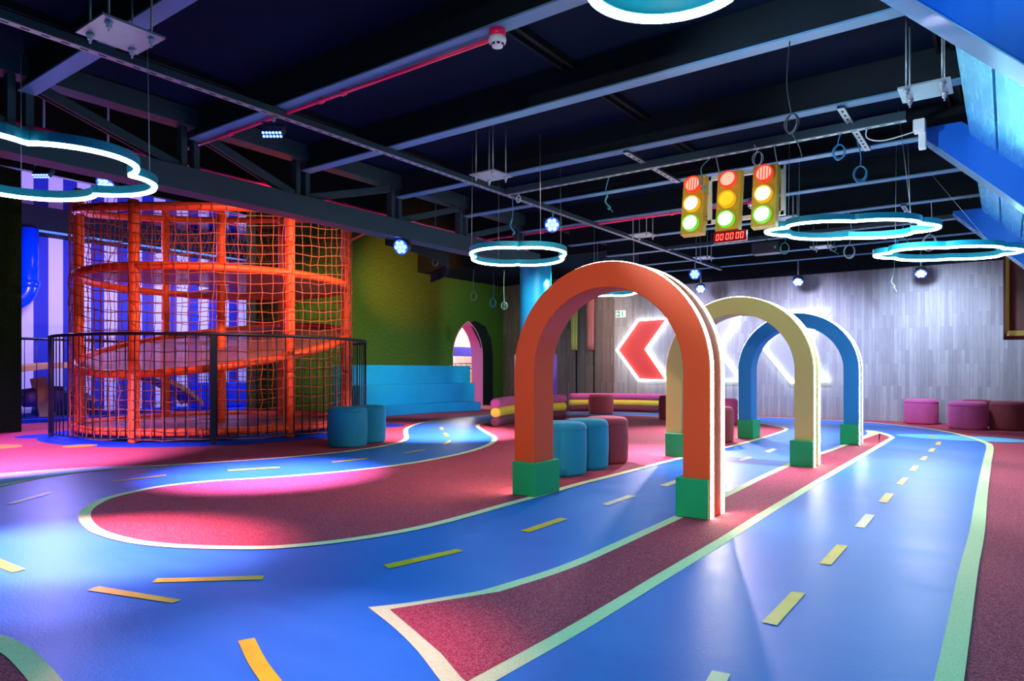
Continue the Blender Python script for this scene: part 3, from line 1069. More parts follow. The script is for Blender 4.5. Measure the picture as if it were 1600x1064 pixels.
# ================================================================== POUFS
def pouf(uc, vb, w, vt, m, label, group, h=None):
    df = F * EYE / (vb - HY)
    r = w / 2 * df / F
    for _ in range(4):
        dc = df + r
        r = w / 2 / F * sqrt(max(0.01, dc * dc - r * r))
    dc = df + r
    if h is None:
        h = EYE - (vt - HY) * (dc + r) / F
    lat = (uc - CX) / F * dc
    c = rm(lat, dc)
    e = min(0.05, r * 0.25)
    prof = [(0, 0.002), (r - e * 0.7, 0.002)]
    for i in range(1, 6):
        a = i / 5 * pi / 2
        prof.append((r - e * 0.7 + e * 0.7 * sin(a), 0.002 + e * 0.7 * (1 - cos(a))))
    for k in range(1, 6):
        z = e + (h - 2 * e) * k / 6
        prof.append((r + 0.006 * sin(pi * k / 6), z))
    for i in range(0, 7):
        a = i / 6 * pi / 2
        prof.append((r - e + e * cos(a), h - e + e * sin(a)))
    prof += [(r * 0.5, h + 0.004), (0, h + 0.006)]
    t = thing('pouf', label, 'stool', (c.x, c.y, 0), group)
    MB().lathe(prof, c.x, c.y, 48).build('body', m, t)
    pr = [c + Vector((cos(i * pi / 24) * (r + 0.001), sin(i * pi / 24) * (r + 0.001), h - e * 1.05)) for i in range(48)]
    MB().tube(pr, 0.004, 6, True).build('seam', m, t)
    return t


BV, PV, RV, MV = M['bluevelvet'], M['pinkvelvet'], M['redvelvet'], M['marvelvet']
pouf(543, 700.5, 60, 634, BV, 'blue velvet pouf in front of the black railing, overlapping the other one there', 'velvet poufs')
pouf(576, 693.5, 52, 632, BV, 'blue velvet pouf half hidden behind another, by the black railing', 'velvet poufs')
pouf(876, 747, 80, 656, BV, 'blue velvet pouf touching the green foot of the orange arch', 'velvet poufs')
pouf(915, 736.5, 70, 652, BV, 'blue velvet pouf between a blue one and a maroon one beside the orange arch', 'velvet poufs')
pouf(947, 727, 67, 649, MV, 'maroon velvet pouf at the end of a row beside the orange arch', 'velvet poufs')
pouf(939, 648, 38, 616, RV, 'terracotta velvet pouf alone before the long curved sofa', 'velvet poufs')
pouf(1049, 656, 38, 617, MV, 'dark red velvet pouf partly behind the yellow arch, by the sofa end', 'velvet poufs')
pouf(1120, 693, 50, 634, RV, 'dusty pink pouf seen past the lit edge of the orange arch', 'velvet poufs')
pouf(1133, 664, 38, 622, PV, 'smaller pink pouf behind the dusty pink one beyond the orange arch', 'velvet poufs')
pouf(1439.5, 664, 46, 622, PV, 'bright pink pouf standing alone against the grey plank wall', 'velvet poufs')
pouf(1511.5, 672.5, 52, 626, PV, 'bright pink pouf with dark stains, in front of a darker one by the plank wall', 'velvet poufs')
pouf(1526, 666, 42, 624, MV, 'dark magenta pouf mostly hidden behind a bright pink one', 'velvet poufs')
pouf(1577, 674, 52, 626, MV, 'dark magenta pouf cut by the edge of the photo, under the maroon banner', 'velvet poufs')


# ================================================================== CURVED SOFAS of stacked bolsters
def sofa(pts, label, r0=0.13):
    cv = spline([fl(u, v) for u, v in pts], 8)
    c0 = cv[len(cv) // 2]
    t = thing('curved_sofa', label, 'sofa', (c0.x, c0.y, 0), 'curved bolster sofas')
    for k, (m, nm) in enumerate(((M['plumvelvet'], 'plum bolster'), (M['yelvelvet'], 'yellow bolster'), (M['pinkvelvet'], 'pink bolster'))):
        z = r0 + 0.004 + k * r0 * 1.78
        line = [Vector((p.x, p.y, z)) for p in cv]
        # rounded ends
        n = len(line)
        d0_ = (line[0] - line[1]).normalized()
        d1_ = (line[-1] - line[-2]).normalized()
        pp = [line[0] + d0_ * 0.03, line[0] + d0_ * 0.02] + line + [line[-1] + d1_ * 0.02, line[-1] + d1_ * 0.03]
        rr = [r0 * 0.72, r0 * 0.9] + [r0] * n + [r0 * 0.9, r0 * 0.72]
        MB().tube(pp, rr, 20).build('bolster', m, t, label=nm)
    return t


sofa([(774, 667.5), (784, 664), (803, 660.3), (830, 657.3), (858, 655.5), (880, 654.3)], 'short curved sofa of stacked pink, yellow and plum bolsters beside the orange arch', 0.081)
sofa([(892, 643.4), (925, 643.0), (980, 643.6), (1030, 645.4), (1075, 648)], 'long curved sofa of stacked bolsters along the plank wall under the red chevron', 0.071)

# ================================================================== TIERED BENCH
bench = thing('tiered_bench', 'bright blue three-tier bench along the green turf wall', 'bench', (-10.1, 10.4, 0))
t1 = spline([(-9.67, 9.0), (-9.70, 9.6), (-9.70, 10.5), (-9.55, 11.2), (-9.37, 11.73)], 6)
MB().prism([(p.x, p.y) for p in t1] + [(-10.1, 11.95), (-10.1, 9.0)], lambda x, y: Vector((x, y, 0.004)), lambda x, y: Vector((x, y, 0.20))).build('tier', M['benchblue'], bench, bevel=0.01)
MB().box((-10.5, 8.9, 0.004), (-10.1, 12.42, 0.60)).build('tier', M['benchblue'], bench, bevel=0.01)
MB().box((-10.88, 8.9, 0.004), (-10.5, 12.75, 1.0)).build('tier', M['benchblue'], bench, bevel=0.01)

# ================================================================== NET TOWER
TC = rm(-4.35, 10.2)
TR = 1.83
cd = Vector((1.71, 0.64)).normalized()
nd = Vector((-cd.y, cd.x))
HEX = [(-0.5, -0.866), (0.5, -0.866), (1, 0), (0.5, 0.866), (-0.5, 0.866), (-1, 0)]


def hexpt(a, b, R=TR):
    lat = -4.35 + R * (a * cd.x + b * nd.x)
    dep = 10.2 + R * (a * cd.y + b * nd.y)
    return rm(lat, dep)


def circ(ang, R=TR):
    return hexpt(cos(ang), sin(ang), R)


tower = thing('net_tower', 'tall round orange climbing tower wrapped in rope netting inside the black railing', 'climbing tower', (TC.x, TC.y, 0))
TOP = 3.3


def rel(p):
    """room point -> (right, ahead) relative to the tower's centre"""
    q = p - TC
    return (CY * q.x + SY * q.y, -SY * q.x + CY * q.y)


for a, b in HEX + [(0, 0)]:
    p = hexpt(a, b)
    po = MB()
    zz = 0.004
    TOP = 3.30 + 0.17 * rel(p)[1] - 0.2 * min(0, rel(p)[0] + 0.5)
    while zz < TOP - 0.05:          # foam sleeve lengths with a tight joint between them
        z2 = min(zz + 0.86, TOP)
        po.tube([p + Vector((0, 0, z)) for z in (zz, zz + 0.02, z2 - 0.02, z2)], [0.055, 0.064, 0.064, 0.055], 16)
        zz = z2
    po.build('pole', M['foam'], tower)


def zbase(lat, dep):
    return 0.13


def zslope(lat, dep):
    return 1.26 + 0.056 * lat + 0.217 * dep


def zmid(lat, dep):
    return 2.18


def ztop(lat, dep):
    return 3.22 + 0.17 * dep


for zf in (zbase, zslope, zmid, ztop):
    pts = []
    for i in range(72):
        p = circ(2 * pi * i / 72)
        la, de = rel(p)
        pts.append(Vector((p.x, p.y, zf(la, de))))
    MB().tube(pts, 0.052, 12, True).build('ring_tube', M['foam'], tower)
for zf in (zbase, zslope, zmid):
    vs, fs = [], []
    NR, NA = 7, 60
    for i in range(NR + 1):
        R = 0.1 + (TR - 0.13) * i / NR
        for j in range(NA):
            p = circ(2 * pi * j / NA, R)
            la, de = rel(p)
            sag = -0.05 * (1 - ((R - TR * 0.5) / (TR * 0.5)) ** 2)
            vs.append(Vector((p.x, p.y, zf(la, de) + sag + 0.0)))
    for i in range(NR):
        for j in range(NA):
            if zf is zbase and i in (3, 4, 5) and 47 <= j <= 52:
                continue
            if zf is zmid and i >= 1 and 20 <= j <= 30:
                continue
            fs.append((i * NA + j, i * NA + (j + 1) % NA, (i + 1) * NA + (j + 1) % NA, (i + 1) * NA + j))
    MB().add(vs, fs, True).build('web_deck', M['web'], tower, fix=False)
# cylindrical rope net
NV, NH = 84, 24
net = MB()
rnd = random.Random(3)
Z0, TOP = 0.06, 3.3
grid = []
for j in range(NH + 1):
    row = []
    for i in range(NV):
        a = 2 * pi * (i + rnd.uniform(-0.10, 0.10)) / NV
        p = circ(a, TR + 0.075 + rnd.uniform(-0.012, 0.012))
        Z1 = 3.26 + 0.17 * rel(p)[1] - 0.2 * min(0, rel(p)[0] + 0.5)
        sagz = -0.025 * abs(sin(i * pi / 7))
        row.append(Vector((p.x, p.y, Z0 + (Z1 - Z0) * j / NH + rnd.uniform(-0.012, 0.012) + sagz)))
    grid.append(row)
for i in range(NV):
    net.tube([grid[j][i] for j in range(NH + 1)], 0.0058, 4, smooth=False)
for j in range(NH + 1):
    net.tube(grid[j], 0.0058, 4, True, smooth=False)
net.build('rope_net', M['rope'], tower, fix=False)
# diagonal inner nets between centre pole and rear poles on the upper floors
inn = MB()
for (a, b) in ((-0.5, 0.866), (-1, 0), (0.5, 0.866)):
    p0, p1 = hexpt(0, 0), hexpt(a, b)
    for k in range(9):
        f0 = k / 8
        inn.tube([p0.lerp(p1, f0) + Vector((0, 0, 2.2)), p0.lerp(p1, max(0, min(1, f0 + 0.3))) + Vector((0, 0, 3.22))], 0.0042, 4, smooth=False)
        inn.tube([p0.lerp(p1, f0) + Vector((0, 0, 2.2)), p0.lerp(p1, max(0, min(1, f0 - 0.3))) + Vector((0, 0, 3.22))], 0.0042, 4, smooth=False)
inn.build('inner_net', M['rope'], tower, fix=False)
# orange tie bar to the truss lamp
q0 = hexpt(1, 0) + Vector((0, 0, 2.92))
tie_end = on_x(617, 380.5, -6.6)
MB().tube([q0, Vector((tie_end.x, tie_end.y, 2.9))], 0.018, 8).build('tie_bar', M['foam'], tower)
# blue floor disc round the tower
ds = [circ(2 * pi * i / 64, 2.26) for i in range(64)]
facing_up(MB().flat(ds, 0.0025).build('floor_patch', M['deepblue'], floor, fix=False))

# ================================================================== ROUND RAILING
FR = 2.12
rail = thing('round_railing', 'curved black steel railing with thin bars around the orange net tower', 'railing', (TC.x, TC.y, 0))
A0, A1 = radians(-175), radians(20)


def fpt(a, z, R=FR):
    p = circ(a, R)
    return Vector((p.x, p.y, z))


NB = 62
tr = [fpt(A0 + (A1 - A0) * i / 60, 1.33) for i in range(61)]
MB().tube(tr, 0.021, 10).build('top_rail', M['fence'], rail)
MB().tube([fpt(A0 + (A1 - A0) * i / 60, 0.085) for i in range(61)], 0.009, 6).build('bottom_rail', M['fence'], rail)
# post angles: one in front at u = 333
best = min((abs((lambda q: CX + F * (CY * q.x + SY * q.y) / (-SY * q.x + CY * q.y))(fpt(A0 + (A1 - A0) * i / 400, 0)) - 333), i) for i in range(120, 330))[1]
pa = A0 + (A1 - A0) * best / 400
for a in (A0, pa, A1, A0 + radians(6)):
    s = fpt(a, 0)
    tdir = (fpt(a + 0.01, 0) - fpt(a - 0.01, 0)).normalized()
    MB().bar(Vector((s.x, s.y, 0.003)), Vector((s.x, s.y, 1.32)), 0.03, 0.075, up=tdir).build('post', M['fence'], rail)
for i in range(NB):
    a = A0 + (A1 - A0) * (i + 0.5) / NB
    if abs(a - pa) < 0.012:
        continue
    MB().tube([fpt(a, 0.085), fpt(a, 1.32)], 0.0075, 6).build('bar', M['fence'], rail)

# ================================================================== RAILING IN THE PLAY ROOM
fr2 = thing('straight_railing', 'thin black railing before the striped blue wall beyond the tower', 'railing', (-13.2, 5.0, 0))
MB().tube([(-13.2, 3.0, 1.42), (-13.2, 7.9, 1.42)], 0.022, 8).build('top_rail', M['fence'], fr2)
MB().tube([(-13.2, 3.0, 0.1), (-13.2, 7.9, 0.1)], 0.012, 6).build('bottom_rail', M['fence'], fr2)
for k in range(29):
    y = 3.02 + k * 0.174
    MB().tube([(-13.2, y, 0.002 if k % 7 == 0 else 0.1), (-13.2, y, 1.42)], 0.02 if k % 7 == 0 else 0.007, 6).build('bar' if k % 7 else 'post', M['fence'], fr2)
MB().box((-15.4, 3.0, 0.0), (-13.35, 10.9, 0.06)).build('trim_7', M['deepblue'], kind='structure')

# ================================================================== PLAY ROOM THINGS
# wooden toy with two dark discs
pA, pB = on_x(59, 590, -14.0), on_x(74, 651, -14.0)
toy = thing('leaning_toy', 'leaning pine board with two dark discs behind the thin railing', 'toy', (pB.x, pB.y, 0.06))
pB.z = 0.06
MB().bar(pB, pA, 0.24, 0.05, up=(1, 0, 0)).build('board', M['wood'], toy)
mid = pA.lerp(pB, 0.48)
MB().tube([mid + Vector((0, -0.40, 0.0)), mid + Vector((0, 0.42, 0.03))], 0.012, 8).build('axle', M['fence'], toy)
for s in (-1, 1):
    MB().tube([mid + Vector((0.02, s * 0.14, s * 0.012)), mid + Vector((0.02, s * 0.30, s * 0.02))], [0.17, 0.16], 28).build('disc', M['purplefoam'], toy)
# blue pipe with an elbow
pt = on_x(44, 362, -14.9)
pe = on_x(44, 458, -14.9)
el = [Vector((-14.9, pt.y, 3.56)), Vector((-14.9, pt.y, pe.z + 0.15))]
for i in range(1, 9):
    a = i / 8 * pi / 2
    el.append(Vector((-14.9, pt.y - 0.34 * (1 - cos(a)), pe.z + 0.15 - 0.34 * sin(a))))
el.append(Vector((-14.9, pt.y - 0.9, pe.z - 0.19)))
pipe = tag(MB().tube(el, 0.165, 24).build('tube_slide', M['bluepipe'], loc=(-14.9, pt.y, pe.z)), 'glossy blue plastic tube with elbow on the striped wall', 'tube')
MB().tube([Vector((-14.9, pt.y, pe.z + 0.10)), Vector((-14.9, pt.y, pe.z + 0.24))], 0.185, 24).build('collar', M['bluepipe'], pipe)
# arched plywood bridge
bridge = thing('arched_bridge', 'arched plywood bridge with violet deck behind the net tower', 'bridge', (-13.9, 5.6, 0.06))
ba = []
for i in range(31):
    t = -1.15 + 2.3 * i / 30
    ba.append((5.35 + 2.6 * sin(t), 0.06 + 0.98 - 1.35 * (1 - cos(t))))
ba = [p for p in ba if p[1] > 0.06]
for xx in (-13.55, -14.35):
    MB().ring_prism(ba, [(y, z - 0.10) for y, z in ba], lambda y, z: Vector((xx, y, max(z, 0.06))), lambda y, z: Vector((xx - 0.04, y, max(z, 0.06)))).build('side_board', M['wood'], bridge)
MB().ring_prism([(y, z - 0.03) for y, z in ba], [(y, z - 0.06) for y, z in ba], lambda y, z: Vector((-13.59, y, max(z, 0.06))), lambda y, z: Vector((-14.35, y, max(z, 0.06)))).build('deck', M['purplesoft'], bridge)
# mound
mo = on_x(97, 640, -15.0)
MBm = MB().lathe([(0, 0.062), (0.55, 0.062), (0.52, 0.25), (0.4, 0.42), (0.2, 0.52), (0, 0.55)], -14.85, mo.y, 32)
tag(MBm.build('play_mound', M['tealmound'], loc=(-14.85, mo.y, 0.06)), 'low dark teal soft mound behind the leaning pine board', 'mound')
# blue foam blocks and violet ball seats glimpsed through the netting
for (yy, hh, lab) in ((8.6, 0.62, 'long blue foam block glimpsed through the netting under the bridge end'), (10.0, 0.75, 'taller blue foam block glimpsed through the netting beside the turf wall')):
    tag(MB().box((-14.6, yy - 0.6, 0.062), (-14.1, yy + 0.6, hh)).build('foam_block', M['deepblue'], loc=(-14.35, yy, 0.062), bevel=0.03), lab, 'block')
for (yy, lab) in ((8.3, 'small pink figure shape on the floor before the long blue block'), (8.95, 'small pink ball stack beside the striped wall glimpse')):
    pass

# ================================================================== HALL BEYOND THE POINTED DOORWAY
hs = thing('salmon_arch_frame', 'salmon curved lattice frame seen through the pointed doorway', 'frame', (-16.5, 16.5, 0))
hb = MB()
cpt = on_x(737, 545, -16.5)
aa = [(cpt.y + 1.15 * cos(a), cpt.z - 0.2 + 0.75 * sin(a)) for a in [pi * (0.35 + 0.65 * i / 16) for i in range(17)]]
ai = [(cpt.y + 0.92 * cos(a), cpt.z - 0.2 + 0.52 * sin(a)) for a in [pi * (0.35 + 0.65 * i / 16) for i in range(17)]]
hb.ring_prism(aa, ai, lambda y, z: Vector((-16.5, y, z)), lambda y, z: Vector((-16.62, y, z)))
for y_ in (cpt.y - 0.35, cpt.y + 0.15):
    hb.bar((-16.55, y_, cpt.z - 0.3), (-16.55, y_ + 0.2, cpt.z + 0.35), 0.06, 0.06)
hb.build('lattice', M['hallpink'], hs)
zz1 = on_x(735, 543, -15.5).z
zz0 = on_x(735, 557, -15.5).z
tag(MB().box((-15.6, 15.2, zz0), (-15.4, 22.0, zz1)).build('mezzanine_band', M['navy'], loc=(-15.5, 16.9, zz0)), 'dark navy horizontal band across the pointed doorway view', 'band')
for o_ in (hs,):
    pass
for y_ in (16.2, 21.6):
    MB().box((-15.58, y_ - 0.05, 0), (-15.46, y_ + 0.05, zz0)).build('leg', M['navy'], bpy.data.objects['mezzanine_band'])
MB().box((-16.56, cpt.y - 1.12, 0), (-16.5, cpt.y - 1.0, cpt.z - 0.1)).build('leg', M['hallpink'], hs)
MB().box((-16.56, cpt.y + 0.2, 0), (-16.5, cpt.y + 0.3, cpt.z - 0.1)).build('leg', M['hallpink'], hs)
hr = thing('hall_railing', 'dark wire railing seen through the pointed doorway above the blue bench', 'railing', (-15.0, 16.5, 0))
for z_ in (0.75, 0.95, 1.12):
    MB().tube([(-15.0, 15.0, z_), (-15.0, 20.5, z_)], 0.02, 6).build('rail', M['fence'], hr)
for k in range(19):
    MB().tube([(-15.0, 15.0 + k * 0.3, 0.0), (-15.0, 15.0 + k * 0.3, 1.12)], 0.012, 6).build('bar', M['fence'], hr)
ob = on_x(747, 590, -14.0)
tag(MB().box((-14.3, ob.y - 0.3, 0.002), (-13.9, ob.y + 0.15, ob.z + 0.2)).build('orange_cabinet', M['hallorange'], loc=(-14.1, ob.y, 0.002), bevel=0.01), 'orange cabinet just inside the pointed doorway, beside the blue bench', 'cabinet')

# ================================================================== CYAN COLUMN
colc = on_y(837, 600, 11.7)
col = MB().lathe([(0.325, 0), (0.325, TH - 0.004)], colc.x, colc.y, 40).build('round_column', M['column'], loc=(colc.x, colc.y, 0))
tag(col, 'round cyan column rising behind the orange arch', 'column')
MB().lathe([(0.0, 0.003), (0.44, 0.003), (0.44, 1.2), (0.40, 1.25), (0.33, 1.25)], colc.x, colc.y, 40).build('purple_sleeve', M['purplepad'], col)

# ================================================================== NEON CLOUD RINGS
def ring(lat, dep, la, da, zb, label, n=6, phase=0.0, wires=4, rot=0.0, amp=0.16, ytop=None):
    N = 132

    def outl(off):
        pts = []
        for i in range(N):
            a = 2 * pi * i / N
            k = (1 - amp) + amp * 1.25 * abs(cos(n * (a + phase) / 2)) ** 0.7
            x, y = cos(a) * k * la, sin(a) * k * da
            rr = sqrt(x * x + y * y)
            x, y = x * (rr + off) / rr, y * (rr + off) / rr
            xr, yr = x * cos(rot) - y * sin(rot), x * sin(rot) + y * cos(rot)
            q = rm(lat + xr, dep + yr)
            pts.append((q.x, q.y))
        return pts

    c = rm(lat, dep)
    t = thing('neon_cloud_ring', label, 'light', (c.x, c.y, zb), 'neon cloud rings under the ceiling')
    MB().ring_prism(outl(0.019), outl(-0.019), lambda x, y: Vector((x, y, zb + 0.008)), lambda x, y: Vector((x, y, zb + 0.058)), True).build('channel', M['teal'], t)
    MB().tube([Vector((x, y, zb + 0.002)) for x, y in outl(0)], 0.0155, 8, True).build('neon_tube', M['neon'], t)
    o = outl(0)
    for k in range(wires):
        x, y = o[(k * N // wires + 9) % N]
        if ytop is not None and y > ytop - 0.05:
            continue
        q = Vector((x, y, zb + 0.055))
        MB().tube([q, Vector((min(x * 0.98 + c.x * 0.02, -0.75), (y * 0.98 + c.y * 0.02) if ytop is None else min(y, ytop), TH - 0.002))], 0.0025, 5).build('wire', M['galv'], t)
    return t


ring(-2.93, 3.90, 0.80, 0.70, EYE + 1.15, 'large neon cloud ring in front of the orange net tower', phase=0.3)
ring(0.06, 6.95, 0.50, 0.58, EYE + 1.15, 'neon cloud ring above the bolster sofa, over the cyan column', n=4, phase=0.785, amp=0.13)
ring(3.03, 6.10, 0.72, 0.42, EYE + 1.25, 'wide neon cloud ring hanging beside the traffic lights', phase=0.25, amp=0.14)
ring(4.30, 6.75, 0.66, 0.40, EYE + 1.15, 'neon cloud ring half hidden by the lowest blue rib', phase=0.4, amp=0.14, wires=2)
ring(1.50, 10.0, 0.42, 0.60, EYE + 1.15, 'neon cloud ring glimpsed through the opening of the orange arch', phase=0.1)
ring(0.46, 1.70, 0.52, 0.52, EYE + 1.15, 'neon cloud ring cut by the top edge of the photo', phase=-1.571, ytop=1.78)

# ================================================================== TRAFFIC LIGHTS ON THEIR FRAME
TLY = 5.85
tlf = thing('signal_frame', 'white metal frame carrying the three yellow traffic lights', 'frame', (-1.9, TLY + 0.16, 2.2))
for (a, b) in (((1105, 283), (1225, 258)), ((1105, 345), (1225, 336))):
    p, q = on_y(*a, TLY + 0.16), on_y(*b, TLY + 0.16)
    zz_ = (p.z + q.z) / 2
    MB().bar((-2.36, TLY + 0.16, zz_), (q.x, TLY + 0.16, zz_), 0.03, 0.035).build('rail', M['white'], tlf)
za, zb_ = on_y(1225, 336, TLY + 0.16).z, on_y(1225, 257, TLY + 0.16).z
for u in (1109, 1224):
    p = on_y(u, 300, TLY + 0.16)
    MB().bar((p.x, TLY + 0.16, za), (p.x, TLY + 0.16, zb_), 0.035, 0.03).build('post', M['white'], tlf)
for u in (1125, 1215):
    p = on_y(u, 300, TLY + 0.16)
    MB().tube([(p.x, TLY + 0.16, zb_ - 0.01), (p.x, 5.905, 2.773)], 0.005, 6).build('hanger', M['galv'], tlf)
TILT = radians(9)


def traffic(u0, u1, v0, v1, label, amber, stripes):
    uc = (u0 + u1) / 2
    c = on_y(uc, (v0 + v1) / 2, TLY)
    t = thing('traffic_light', label, 'traffic light', (c.x, c.y, c.z), 'hanging traffic lights')
    w, h, dp = 0.20, 0.535, 0.09
    R = Matrix.Rotation(-TILT, 3, 'X')

    def P(x, y, z):
        return c + R @ Vector((x, y, z))

    b = MB()
    for k in range(3):
        z0, z1 = -h / 2 + k * h / 3 + 0.003, -h / 2 + (k + 1) * h / 3 - 0.003
        b.prism([(-w / 2, z0), (w / 2, z0), (w / 2, z1), (-w / 2, z1)], lambda x, z: P(x, 0, z), lambda x, z: P(x, dp, z))
    b.prism([(-w / 2 + .004, -h / 2 + .004), (w / 2 - .004, -h / 2 + .004), (w / 2 - .004, h / 2 - .004), (-w / 2 + .004, h / 2 - .004)], lambda x, z: P(x, 0.006, z), lambda x, z: P(x, dp - .006, z))
    b.build('housing', M['tlyellow'], t)
    for zz3 in (0.17, -0.17):
        e0 = P(0, dp - 0.01, zz3)
        MB().bar(e0, Vector((e0.x, TLY + 0.165, e0.z)), 0.03, 0.02).build('bracket', M['white'], t)
    MB().bar(P(0, dp + 0.02, -0.2), P(0, dp + 0.02, 0.25), 0.03, 0.01).build('rear_strap', M['white'], t)
    cols = ((M['tlgrn'], M['tlgrnrim']), (amber, M['tlyelrim']), (M['tlred'], M['tlredrim']))
    for k, (lm, rmat) in enumerate(cols):
        zc = -h / 2 + (k + 0.5) * h / 3
        N = 28
        rin, rout = 0.062, 0.074
        v_ = MB()
        o_ = [(rout * cos(2 * pi * i / N), zc + rout * sin(2 * pi * i / N)) for i in range(N)]
        i_ = [(rin * cos(2 * pi * i / N), zc + rin * sin(2 * pi * i / N)) for i in range(N)]
        v_.ring_prism(o_, i_, lambda x, z: P(x, -0.05, z), lambda x, z: P(x, 0, z), True)
        vis = v_.build('visor', rmat, t)
        l = MB()
        l.prism(i_, lambda x, z: P(x, -0.035, z), lambda x, z: P(x, -0.002, z))
        le = l.build('lens', lm, t)
        if stripes and k == 2:
            s_ = MB()
            for q in (-0.036, -0.012, 0.012, 0.036):
                hh = sqrt(rin ** 2 - q * q) - 0.006
                s_.prism([(q - 0.004, zc - hh), (q + 0.004, zc - hh), (q + 0.004, zc + hh), (q - 0.004, zc + hh)], lambda x, z: P(x, -0.0375, z), lambda x, z: P(x, -0.034, z))
            s_.build('lens_slats', M['tlredrim'], le)
        v2 = MB().ring_prism([(x * 1.06, (z - zc) * 1.06 + zc) for x, z in o_], o_, lambda x, z: P(x, -0.012, z), lambda x, z: P(x, 0.001, z), True)
        v2.build('collar', M['tlyellow'], vis)
    return t, P


traffic(1064, 1101, 273, 367, 'yellow traffic light at the lower frame end, teal cable draped over its red lens', M['tlyel'], True)
_, P2 = traffic(1120, 1155, 264, 362, 'middle yellow traffic light directly above the red digital counter, its amber lens dim', M['tlyeldim'], False)
traffic(1175, 1213, 254, 356, 'yellow traffic light at the higher frame end, pale cable loop above it', M['tlyel'], True)

# digital counter
dc_ = on_y(1140, 369.0, TLY - 0.03)
disp = thing('digital_counter', 'dark red digital counter reading zeros below the middle traffic light', 'display', (dc_.x, dc_.y, dc_.z))
DW, DHh = 0.285, 0.092
MB().box((dc_.x - DW / 2, dc_.y, dc_.z - DHh / 2), (dc_.x + DW / 2, dc_.y + 0.035, dc_.z + DHh / 2)).build('case', M['dispbox'], disp, bevel=0.004)
MB().bar((dc_.x, dc_.y + 0.03, dc_.z + DHh / 2 - 0.01), (dc_.x, TLY + 0.10, P2(0, 0.05, -0.2675).z - 0.010), 0.03, 0.01).build('bracket', M['galv'], disp)
xs = [-0.105, -0.067, -0.019, 0.019, 0.067, 0.105]
for x in xs:
    d_ = MB()
    X, Zc, yy = dc_.x + x, dc_.z, dc_.y - 0.003
    ww, hh, tt = 0.021, 0.050, 0.0045
    sl = 0.006
    for (xa, za_, xb, zb2) in ((-ww / 2, hh / 2, ww / 2, hh / 2), (-ww / 2, -hh / 2, ww / 2, -hh / 2), (-ww / 2, 0.003, -ww / 2, hh / 2), (ww / 2, 0.003, ww / 2, hh / 2),
                               (-ww / 2, -hh / 2, -ww / 2, -0.003), (ww / 2, -hh / 2, ww / 2, -0.003)):
        d_.bar((X + xa + sl * za_ / hh, yy, Zc + za_), (X + xb + sl * zb2 / hh, yy, Zc + zb2), tt, tt, up=(0, 1, 0))
    d_.build('digit', M['digit'], disp)

sk = on_y(1195, 386.5, 10.15)
spk = thing('ceiling_speaker', 'black box speaker under the ceiling below the highest traffic light', 'speaker', (sk.x, sk.y, sk.z))
MB().box((sk.x - 0.19, sk.y, sk.z - 0.085), (sk.x + 0.19, sk.y + 0.2, sk.z + 0.085)).build('cabinet', M['parbody'], spk, bevel=0.012)
MB().tube([(sk.x, sk.y + 0.1, sk.z + 0.08), (sk.x, sk.y + 0.1, TH)], 0.012, 8).build('pole', M['parbody'], spk)
MB().box((sk.x + 0.13, sk.y - 0.004, sk.z - 0.03), (sk.x + 0.155, sk.y, sk.z + 0.01)).build('badge', M['galv'], spk)

# ================================================================== CEILING HARDWARE
# perforated track along the hall and cross channels
def channel(p0, p1, label, w=0.045, h=0.06, holes=True, loc=None, up=(0, 0, 1)):
    p0, p1 = Vector(p0), Vector(p1)
    t = thing('strut_channel', label, 'channel', p0.lerp(p1, 0.5) if loc is None else loc, 'steel strut channels under the beams')
    b = MB()
    d = (p1 - p0).normalized()
    s = d.cross(Vector((0, 0, 1))).normalized()
    MB().bar(p0, p1, w, 0.006).build('face', M['galv'], t)
    for k in (-1, 1):
        b.bar(p0 + s * k * (w / 2 - 0.003) + Vector((0, 0, h / 2)), p1 + s * k * (w / 2 - 0.003) + Vector((0, 0, h / 2)), 0.006, h)
    b.build('side_walls', M['steel'], t)
    if holes:
        L = (p1 - p0).length
        n = int(L / 0.10)
        hb_ = MB()
        for i in range(n):
            q = p0 + d * (0.05 + i * 0.10) - Vector((0, 0, 0.0036))
            hb_.bar(q, q + d * 0.045, 0.014, 0.001)
        o = hb_.build('slot_row', M['black'], t)
        o['kind'] = 'stuff'
    return t


channel((-4.4, -1.0, 2.79), (-4.4, 12.8, 2.79), 'long steel lighting track running the length of the hall under the beams', 0.05, 0.05)
channel((-4.35, 5.9, 2.775), (-0.62, 5.9, 2.775), 'slotted cross channel just above the traffic lights', 0.045, 0.07)
channel((-4.3, 10.05, 2.775), (-0.55, 10.05, 2.775), 'thin slotted cross channel nearest the grey plank wall', 0.04, 0.05)
channel((-2.75, 5.5, 2.83), (-2.75, 6.7, 2.83), 'short slotted channel between two beams before the traffic lights', 0.05, 0.02)
channel((-1.0, 5.5, 2.83), (-1.0, 6.7, 2.83), 'short slotted channel near the white camera box on the blue rib', 0.05, 0.02)
channel((-1.0, 9.2, 2.83), (-1.0, 10.4, 2.83), 'short slotted channel above the wide neon ring', 0.05, 0.02)

# red conduits and smoke detectors
def conduit(p0, p1, label, r=0.014, clips=()):
    t = thing('red_conduit', label, 'pipe', Vector(p0).lerp(Vector(p1), 0.5), 'red fire alarm conduits')
    MB().tube([p0, p1], r, 10).build('pipe', M['redpipe'], t)
    for f in clips:
        q = Vector(p0).lerp(Vector(p1), f)
        d = (Vector(p1) - Vector(p0)).normalized()
        MB().tube([q - d * 0.018, q + d * 0.018], r * 1.6, 10).build('clip', M['redpipe'], t)


